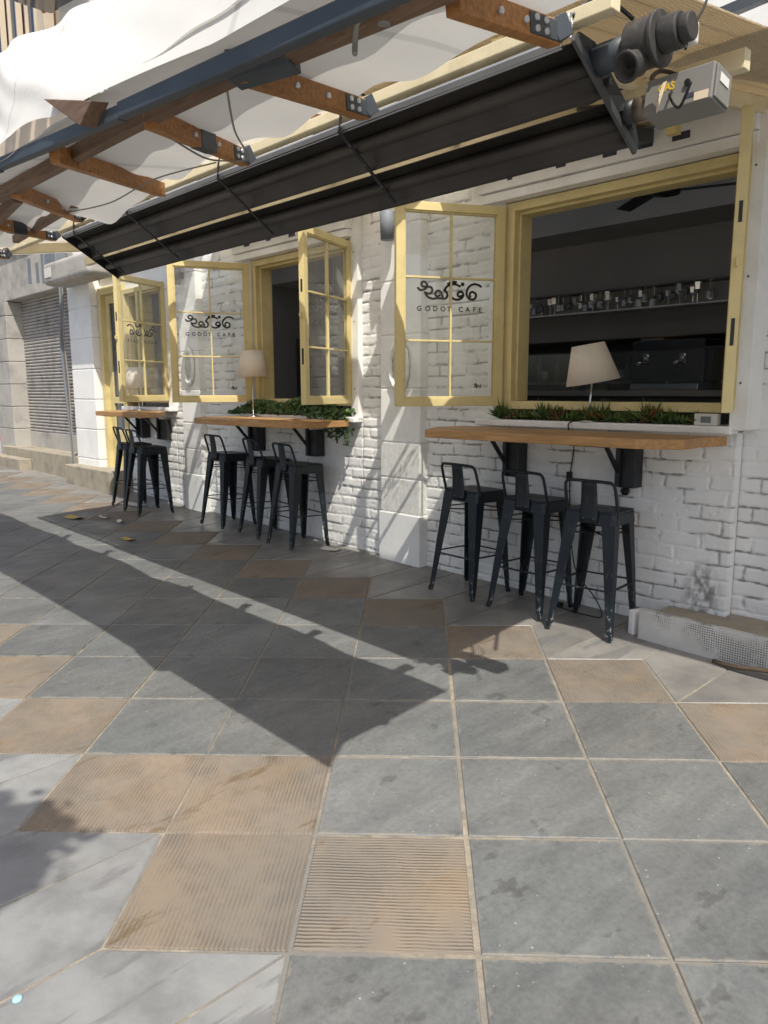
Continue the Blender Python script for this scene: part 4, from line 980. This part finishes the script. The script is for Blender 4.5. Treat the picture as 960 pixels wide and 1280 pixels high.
# ------------------------------------------------------------------ stools
def make_stool():
    t = thing('bar_stool', '', 'bar stool', (0,0,0), 0, 'navy metal bar stools at the wall tables')
    mb = MB(); rr = .155; pts = []
    for cxs, cys, a0 in ((1,-1,-90),(1,1,0),(-1,1,90),(-1,-1,180)):
        for k in range(4):
            a = R(a0+30*k); pts.append((cxs*(rr-.03)+.03*math.cos(a), cys*(rr-.03)+.03*math.sin(a)))
    mb.prism(pts, .718, .732)
    lo = [(x*1.055, y*1.055) for x, y in pts]; n = len(pts)
    mb.add([(x,y,.7165) for x, y in pts]+[(x,y,.655) for x, y in lo], [(i,n+i,n+(i+1)%n,(i+1)%n) for i in range(n)])
    seat = build('seat', mb, 'stool', t, bevel=.004)
    mb = MB(); mb.box(-.045,.045,-.011,.011,.7325,.7335); build('grip_slot', mb, 'black_plastic', seat)
    for sx in (-1,1):
        for sy in (-1,1):
            mb = MB(); v = []
            for z, r_, w in ((.70,.150,.084),(.35,.177,.058),(.03,.200,.034)):
                X, Y = sx*r_, sy*r_; th = .010
                v += [(X,Y,z),(X-sx*w,Y,z),(X-sx*w,Y-sy*th,z),(X-sx*th,Y-sy*th,z),(X-sx*th,Y-sy*w,z),(X,Y-sy*w,z)]
            fs = []
            for k in range(2):
                for i in range(6):
                    f = (k*6+i, k*6+(i+1)%6, (k+1)*6+(i+1)%6, (k+1)*6+i); fs.append(f if sx*sy > 0 else f[::-1])
            mb.add(v, fs + [(12,13,14,15,16,17)])
            lg = build('leg', mb, 'stool', t, bevel=.003)
            mb = MB(); mb.bar((sx*.190,sy*.190,.036),(sx*.194,sy*.194,0),.026,.026,(1,0,0)); build('foot_cap', mb, 'stool', lg, bevel=.003)
    mb = MB(); zf = .275; q = .175
    mb.bar((-q,-q,zf),(q,-q,zf),.018,.008); mb.bar((-q,q,zf+.02),(q,q,zf+.02),.018,.008); mb.bar((-q,-q+.01,zf+.01),(-q,q-.01,zf+.01),.018,.008); mb.bar((q,-q+.01,zf+.01),(q,q-.01,zf+.01),.018,.008)
    build('foot_rail', mb, 'stool', t, bevel=.002)
    mb = MB(); q = .150
    mb.bar((-q,-q,.585),(q,q,.585),.016,.008); mb.bar((-q,q,.576),(q,-q,.576),.016,.008); mb.bar((-q,q,.60),(q,q,.60),.016,.008); mb.bar((-q,-q,.60),(-q,q,.60),.014,.008)
    build('cross_brace', mb, 'stool', t, bevel=.002)
    mb = MB(); path = [(-.152,-.120,.700),(-.153,-.140,.760),(-.150,-.178,.862),(-.138,-.190,.893),(-.112,-.195,.902),(0,-.200,.904),(.112,-.195,.902),(.138,-.190,.893),(.150,-.178,.862),(.153,-.140,.760),(.152,-.120,.700)]
    mb.tube(catmull(path,5), .0095, 10); bk = build('back_rail', mb, 'stool', t)
    mb = MB(); P = []
    for k in range(9):
        f = k/8; z = .66+.240*f; y = -.168-.030*f*f; w = .050+.004*math.cos(f*3)
        P.append([(w*(2*i/6-1), y-.006*math.cos((2*i/6-1)*1.5), z) for i in range(7)])
    mb.grid(P); build('back_plate', mb, 'stool', t, solid=.004)
    mb = MB()
    for x in (-.03,.03): mb.lathe([(0,0),(.006,0),(.005,.004),(0,.005)], 8, Matrix.Translation((x,-.172,.685)) @ Matrix.Rotation(R(90),4,'X'))
    build('rivet', mb, 'steel_plate', bk)
    return t
proto = make_stool()
SPOTS = [(-2.307,3.945,8,'right-hand bar stool at the near table, closest to the camera'),(-2.79,3.985,3,'middle bar stool of the three at the near table under the wide window'),(-3.305,3.985,-1,'left bar stool at the near table, beside the white pilaster'),
 (-5.30,3.99,-4,'right-hand bar stool at the ivy table, next to the scrap of paper'),(-5.85,4.04,-7,'middle bar stool at the ivy table, half hidden behind its neighbour'),(-6.51,4.03,1,'left bar stool standing a little apart at the ivy table'),
 (-7.72,3.77,-3,'right-hand bar stool at the farthest table beside the door'),(-8.17,3.83,-5,'left bar stool at the farthest table, nearest the doorstep')]
for k, (x, y, a, lb) in enumerate(SPOTS):
    o = proto if k == 0 else copy_tree(proto)
    o.location = (x, y, gz(x,y)+.001); o.rotation_euler = (R(-1.9), R(1.1), R(a)); o['label'] = lb

# ------------------------------------------------------------------ lamps
def lamp(x, y, z, tilt, ax, hgt, label, rb=.165, rt=.098, sh=.235):
    t = thing('table_lamp', label, 'table lamp', (x,y,z), 0, 'cream table lamps')
    mb = MB(); mb.lathe([(0,0),(.058,0),(.058,.006),(.052,.010),(0,.011)], 28); build('base', mb, 'chrome', t)
    mb = MB(); mb.tube([(0,0,.01),(.004,0,hgt*.5),(.012,0,hgt)], .0075, 10); build('stem', mb, 'chrome', t)
    T = Matrix.Translation((.014,0,hgt)) @ Matrix.Rotation(R(tilt),4,Vector(ax)) 
    mb = MB(); mb.lathe([(rb,-.02),(rt,sh-.02)], 40, T); s = build('lamp_shade', mb, 'lampshade', t, solid=.003)
    mb = MB()
    for a in (0, 120, 240): mb.tube([T @ Vector((0,0,.02)), T @ Vector((rb*.93*math.cos(R(a)), rb*.93*math.sin(R(a)), .0))], .002, 5)
    mb.tube([T @ Vector((0,0,-.01)), T @ Vector((0,0,.06))], .014, 10); build('shade_carrier', mb, 'white_plastic', s)
    return t
RV = (.714,-.69,0)       # axis pointing back toward the street, tilts the shade to the right
lamp(-2.552, 4.225, 1.406, 10, RV, .265, 'cream table lamp with a crooked shade on the white sill of the wide window')
lamp(-6.17, 4.14, ZT+.007, 2, RV, .40, 'cream table lamp on the table in front of the ivy', .150, .100, .245)
lamp(-8.50, 4.10, ZT+.031, 2, RV, .28, 'cream table lamp seen through the far open window leaf', .160, .11, .24)
mb = MB(); mb.tube(catmull([(-2.60,4.2,1.41),(-2.645,4.172,1.405),(-2.66,4.160,1.37),(-2.67,4.25,1.25),(-2.69,4.262,1.12),(-2.70,4.262,1.0),(-2.68,4.255,.8),(-2.66,4.25,.6),(-2.60,4.23,.42),(-2.42,4.16,.30),(-2.33,4.10,.21),(-2.42,4.08,.20),(-2.60,4.10,.20),(-2.68,4.14,.21)],8), .0042, 6)
mb.box(-2.715,-2.685,4.245,4.27,1.02,1.075); mb.box(-2.70,-2.64,4.115,4.15,.195,.225)
o = build('lamp_cord', mb, 'cord'); tag(o, 'black lamp cord with an inline switch hanging down the brick wall', 'cord')
mb = MB(); mb.lathe([(0,0),(.026,0),(.030,.006),(.030,.02),(.022,.03),(0,.032)], 6, Matrix.Translation((-2.30,4.272,.985)) @ Matrix.Rotation(R(90),4,'X'))
o = build('cable_plug', mb, 'black_plastic'); tag(o, 'small black plug on the brick right of the near stools', 'plug')
tb = thing('thermostat', 'white thermostat with a grey screen at the right end of the sill', 'thermostat', (-1.80, 4.20, 1.406))
mb = MB(); mb.box(-.07,.06,0,.05,0,.065); build('case', mb, 'white_plastic', tb, bevel=.005)
mb = MB(); mb.box(-.03,.025,-.003,-.0005,.015,.05); build('screen', mb, 'grey_box2', tb)
# oval ornaments and wall lights on the pilasters
def oval(x, z, label, y=4.199):
    t = thing('oval_mirror', label, 'mirror', (x, y, z), 0, 'oval mirrors on the pilasters')
    P = []
    for a in np.linspace(0, 2*math.pi, 49):
        row = []
        for q in np.linspace(-1, 1, 7):
            k = 1+.18*q; wv = 1+.035*math.sin(a*14); row.append((.095*k*wv*math.cos(a), -.012-.024*(1-q*q), .175*k*wv*math.sin(a)))
        P.append(row)
    mb = MB(); mb.grid(P); build('carved_frame', mb, 'white_trim', t)
    mb = MB(); mb.add([(.082*math.cos(a), -.010, .155*math.sin(a)) for a in np.linspace(0, 2*math.pi, 40)[:-1]], [tuple(range(39))]); build('mirror_glass', mb, 'chrome', t)
oval(-4.215, 1.79, 'oval carved mirror on the near pilaster behind the big lettered leaf'); oval(-7.45, 1.87, 'oval carved mirror on the farther pilaster behind the second lettered leaf')
def sconce(x, z, label, y=4.19):
    t = thing('wall_light', label, 'wall light', (x, y, z), 0, 'grey wall lights on the pilasters')
    mb = MB(); mb.lathe([(.0,-.10),(.05,-.10),(.058,.10),(.05,.105),(0,.105)], 18, Matrix.Translation((0,-.075,0))); build('shade', mb, 'grey_box2', t)
    mb = MB(); mb.box(-.02,.02,-.03,.008,-.03,.03); build('mount', mb, 'grey_box2', t)
sconce(-4.27, 2.83, 'small grey wall light on the near pilaster under the heater'); sconce(-7.52, 2.83, 'small grey wall light on the farther pilaster')

# ------------------------------------------------------------------ plants in the windows
def tinted(name, mb, tint, m, label, cat):
    o = build(name, mb, m); a = o.data.attributes.new('tint', 'FLOAT', 'FACE'); a.data.foreach_set('value', tint); return tag(o, label, cat)
random.seed(5); mb = MB(); tint = []
for c in range(430):
    x = random.uniform(-3.30,-1.86); y = random.uniform(4.205,4.30); z = 1.405; base = Vector((x,y,z+random.uniform(0,.02)))
    tn = random.random(); cl = .55+.75*max(0, math.sin(x*17)*.5+math.sin(x*41+2)*.5+.35)
    if cl < .6 and random.random() < .45: continue
    for q in range(random.randint(4,7)):
        az = random.uniform(0, 2*math.pi); el = random.uniform(.35,1.45); L = random.uniform(.05,.105)*cl*(1.25 if random.random()<.15 else .95)
        d = Vector((math.cos(az)*math.cos(el), math.sin(az)*math.cos(el)*.7, math.sin(el))); s = d.cross(Vector((0,0,1))).normalized()*.0085; u = s.cross(d).normalized()*.006
        m_ = base+d*L*.45; tip = base+d*L
        mb.add([base-s*.6, base+s*.6, m_+s, m_-s, m_+u*1.4, tip], [(0,1,2,4),(1,0,3,2),(0,4,3),(2,5,4),(4,5,3)])
        tint += [min(1, max(0, (.95 if tn > .86 else .35)+random.uniform(-.3,.25)))]*5
tinted('succulent_hedge', mb, tint, 'succulent', 'low hedge of pointed succulent leaves along the wide window sill', 'plant')
random.seed(6); mb = MB(); tint = []; stems = MB()
def ivy_leaf(p, nrm, sz, tv):
    nrm = nrm.normalized(); a = nrm.cross(Vector((0,0,1)));  a = a.normalized() if a.length > .01 else Vector((1,0,0)); b = nrm.cross(a)
    r_ = random.uniform(0, 6.28); a2 = a*math.cos(r_)+b*math.sin(r_); b2 = nrm.cross(a2)
    sh = [(0,-.5),(.45,-.35),(.5,.1),(.18,.2),(0,.62),(-.18,.2),(-.5,.1),(-.45,-.35)]
    mb.add([p + a2*u*sz + b2*v*sz + nrm*(.12*sz*(1 if abs(u) < .2 else -.3)) for u, v in sh], [tuple(range(8))]); tint.append(tv)
for c in range(2100):
    x = random.uniform(-6.62,-4.86); k = random.random()
    hgt = .10+.05*math.sin(x*3.1)+.04*math.sin(x*7+1)
    p = Vector((x, random.uniform(4.14,4.30), 1.39+random.random()**.8*hgt))
    if x > -5.35 and random.random() < .34: p.x = random.uniform(-5.3,-4.78); p.y = random.uniform(4.12,4.24); p.z = 1.45-random.random()*(.14 if p.x < -5.05 else .24)*(1 if random.random() < .8 else .4)
    ivy_leaf(p, Vector((random.uniform(-.7,.7),-1,random.uniform(-.2,1.2))), random.uniform(.022,.046), min(1, max(0, .25+.6*(p.z-1.30)/.25+random.uniform(-.3,.3))))
for k in range(9):
    x = random.uniform(-5.1,-4.8); L = random.uniform(.05,.13); z = 1.22
    pts = catmull([(x,4.19,1.36),(x+.02,4.16,1.36-L*.6),(x+random.uniform(-.03,.05),4.19,1.36-L*1.6)],4)
    for p in pts:
        for q in range(2): ivy_leaf(Vector(p)+Vector((random.uniform(-.02,.02),random.uniform(-.03,0),0)), Vector((random.uniform(-.5,.5),-1,.3)), random.uniform(.02,.036), random.random()*.7)
tinted('trailing_ivy', mb, tint, 'ivy', 'dense green ivy trailing from the middle window over the table end', 'plant')

random.seed(12); mb = MB(); tint = []
for c in range(900):
    p = Vector((random.uniform(-7.5,-6.6), random.gauss(3.36,.09), 4.22+random.gauss(0,.14)))
    if math.sin(p.x*5.3)+math.sin(p.x*11.7+1) < -.15 and random.random() < .7: continue
    ivy_leaf(p, Vector((random.uniform(-1,1),-1,random.uniform(-.3,1))), random.uniform(.05,.10), random.random())
tinted('balcony_plants', mb, tint, 'ivy', 'leafy plants trailing over the balcony edge above the far door', 'plant')

# ------------------------------------------------------------------ low kerb box at the right
lk = thing('perforated_step', 'white perforated low step against the wall at the right edge', 'step', (-1.3, 4.1, .17))
mb = MB(); mb.bar((-2.02,3.99,.245),(.6,3.93,.215),.05,.21); build('perforated_front', mb, 'perforated', lk, True, .006)
mb = MB(); mb.prism([(-1.98,4.02),(.6,3.96),(.6,4.37),(-1.652,4.37),(-1.652,4.275),(-1.98,4.275)], .05, .318); build('step_top', mb, 'step_stone', lk, True, .008)
mb = MB(); mb.bar((-2.085,4.07,.235),(-2.04,4.05,.235),.12,.17,(0,0,1)); build('end_block', mb, 'white_trim', lk, True, .01)
mb = MB(); mb.tube(catmull([(-1.55,3.90,.178),(-1.42,3.87,.185),(-1.25,3.86,.21),(-1.0,3.88,.20)],6), .012, 8); o = build('fallen_stick', mb, 'bark'); tag(o, 'brown stick lying in front of the perforated step', 'stick')

# ------------------------------------------------------------------ litter
def scrap(name, x, y, a, w, l, m, label, cat, group=None, curl=.006):
    mb = MB(); P = []
    for i in range(5):
        row = []
        for j in range(4):
            u = (i/4-.5)*w; v = (j/3-.5)*l; xx = x+u*math.cos(a)-v*math.sin(a); yy = y+u*math.sin(a)+v*math.cos(a)
            row.append((xx, yy, gz(xx,yy)+.004+curl*((i/4-.5)**2*4+random.random()*.4)))
        P.append(row)
    mb.grid(P); tag(build(name, mb, m), label, cat, group)
scrap('paper_scrap', -4.95, 4.08, .3, .17, .10, 'paper', 'flat white paper scrap at the right-hand stool of the ivy table', 'paper')
scrap('paper_scrap', -8.25, 3.86, .1, .34, .12, 'paper', 'flat white paper scrap under the farthest stools', 'paper')
scrap('dry_leaf', -8.0, 3.07, .5, .20, .12, 'leaf_litter', 'larger yellow dry leaf on the shaded paving near the far table', 'leaf', curl=.02)
scrap('dry_leaf', -6.6, 3.01, .2, .16, .07, 'leaf_litter', 'slim yellow dry leaf in the shade in front of the ivy table', 'leaf', curl=.015)
scrap('paper_scrap', -7.75, 3.28, .9, .10, .07, 'paper', 'crumpled pale scrap beside the yellow leaf, nearer the wall', 'paper', curl=.03)
scrap('paper_scrap', -7.42, 3.31, .2, .08, .05, 'paper', 'tiny pale scrap right of the crumpled one', 'paper', curl=.02)
mb = MB(); mb.lathe([(0,.007),(.010,.007),(.012,.005),(.0125,0)], 18, Matrix.Translation((-1.888,.492,gz(-1.888,.492)+.001))); o = build('plastic_disc', mb, 'cap_blue'); tag(o, 'pale blue plastic disc at the lower left corner of the paving', 'litter')
# ------------------------------------------------------------------ street tree whose twigs shade the lower left corner
SUN = Vector((.57,-.34,1)).normalized()
tr = thing('street_tree', 'street tree outside the left foreground throwing a leafy shadow', 'tree', (1.6,-2.6,gz(1.6,-2.6)))
random.seed(9); mb = MB(); mb.tube(catmull([(1.6,-2.6,-.2),(1.55,-2.55,1.4),(1.35,-2.3,2.8),(.9,-1.9,3.6)],6), .11, 10, 0, True, .05)
tips = []
for gx_, gy_ in ((-2.92,.70),(-2.70,.80),(-2.56,.82),(-2.50,.74),(-2.80,.62),(-2.42,.62),(-2.36,.56),(-2.62,.66)):
    k = 4.0; tips.append(Vector((gx_,gy_,.07)) + Vector((.57,-.34,1))*k*random.uniform(.9,1.05))
for t_ in tips: mb.tube(catmull([(.9,-1.9,3.6),tuple(Vector((.9,-1.9,3.6)).lerp(t_,.5)+Vector((0,0,.25))),tuple(t_)],5), .02, 6, 0, True, .005)
build('trunk', mb, 'bark', tr, True)
mb = MB()
for t_ in tips:
    for q in range(130):
        p = t_ + Vector((random.gauss(0,.055),random.gauss(0,.05),random.gauss(0,.06))); n = Vector((random.uniform(-1,1),random.uniform(-1,1),random.uniform(.3,1))).normalized()
        a = n.orthogonal().normalized(); b = n.cross(a); s = random.uniform(.026,.048)
        mb.add([p-a*s, p+b*s*.6, p+a*s, p-b*s*.6], [(0,1,2,3)])
for q in range(1500):
    p = Vector((1.5,-2.6,4.6)) + Vector((random.gauss(0,.7),random.gauss(0,.5),random.gauss(0,.5))); a = Vector((random.uniform(-1,1),random.uniform(-1,1),random.uniform(-.5,.5))).normalized(); b = a.orthogonal().normalized(); s = random.uniform(.03,.06)
    mb.add([p-a*s, p+b*s*.6, p+a*s, p-b*s*.6], [(0,1,2,3)])
build('crown', mb, 'tree_leaf', tr, True)

# ------------------------------------------------------------------ light, sky, camera
w = bpy.data.worlds.new('World'); SC.world = w; w.use_nodes = True; nt = w.node_tree; bg = nt.nodes['Background']
sky = nt.nodes.new('ShaderNodeTexSky'); sky.sky_type = 'NISHITA'; sky.sun_disc = False
el = math.asin(SUN.z); sky.sun_elevation = el; sky.sun_rotation = math.atan2(SUN.x, SUN.y)
sky.altitude = 0; sky.air_density = 1.0; sky.dust_density = 3.5; sky.ozone_density = 2.0
nt.links.new(sky.outputs[0], bg.inputs[0]); bg.inputs[1].default_value = .15
L = bpy.data.lights.new('sun', 'SUN'); L.energy = 5.0; L.angle = R(.5); L.color = (1, .95, .86)
lo = bpy.data.objects.new('sun', L); COL.objects.link(lo); lo.rotation_euler = SUN.to_track_quat('Z','Y').to_euler()
SC.view_settings.view_transform = 'Standard'; SC.view_settings.look = 'None'; SC.view_settings.exposure = 0; SC.view_settings.gamma = 1
cam = bpy.data.cameras.new('camera'); co = bpy.data.objects.new('camera', cam); COL.objects.link(co)
cam.sensor_fit = 'HORIZONTAL'; cam.sensor_width = 36; cam.lens = 936.88/960*36; cam.clip_start = .05; cam.clip_end = 2000
pitch, roll, yaw = .1599, -.0026, -.8089
F = Vector((math.sin(yaw)*math.cos(pitch), math.cos(yaw)*math.cos(pitch), -math.sin(pitch))); R0 = Vector((math.cos(yaw), -math.sin(yaw), 0)); U0 = R0.cross(F)
Rv = R0*math.cos(roll)+U0*math.sin(roll); Uv = -R0*math.sin(roll)+U0*math.cos(roll)
m = Matrix.Identity(4)
for i in range(3): m[i][0] = Rv[i]; m[i][1] = Uv[i]; m[i][2] = -F[i]
m.translation = (0,0,1.6); co.matrix_world = m; SC.camera = co
SC.render.resolution_x = 768; SC.render.resolution_y = 1024
SC.cycles.max_bounces = 8; SC.cycles.transparent_max_bounces = 12
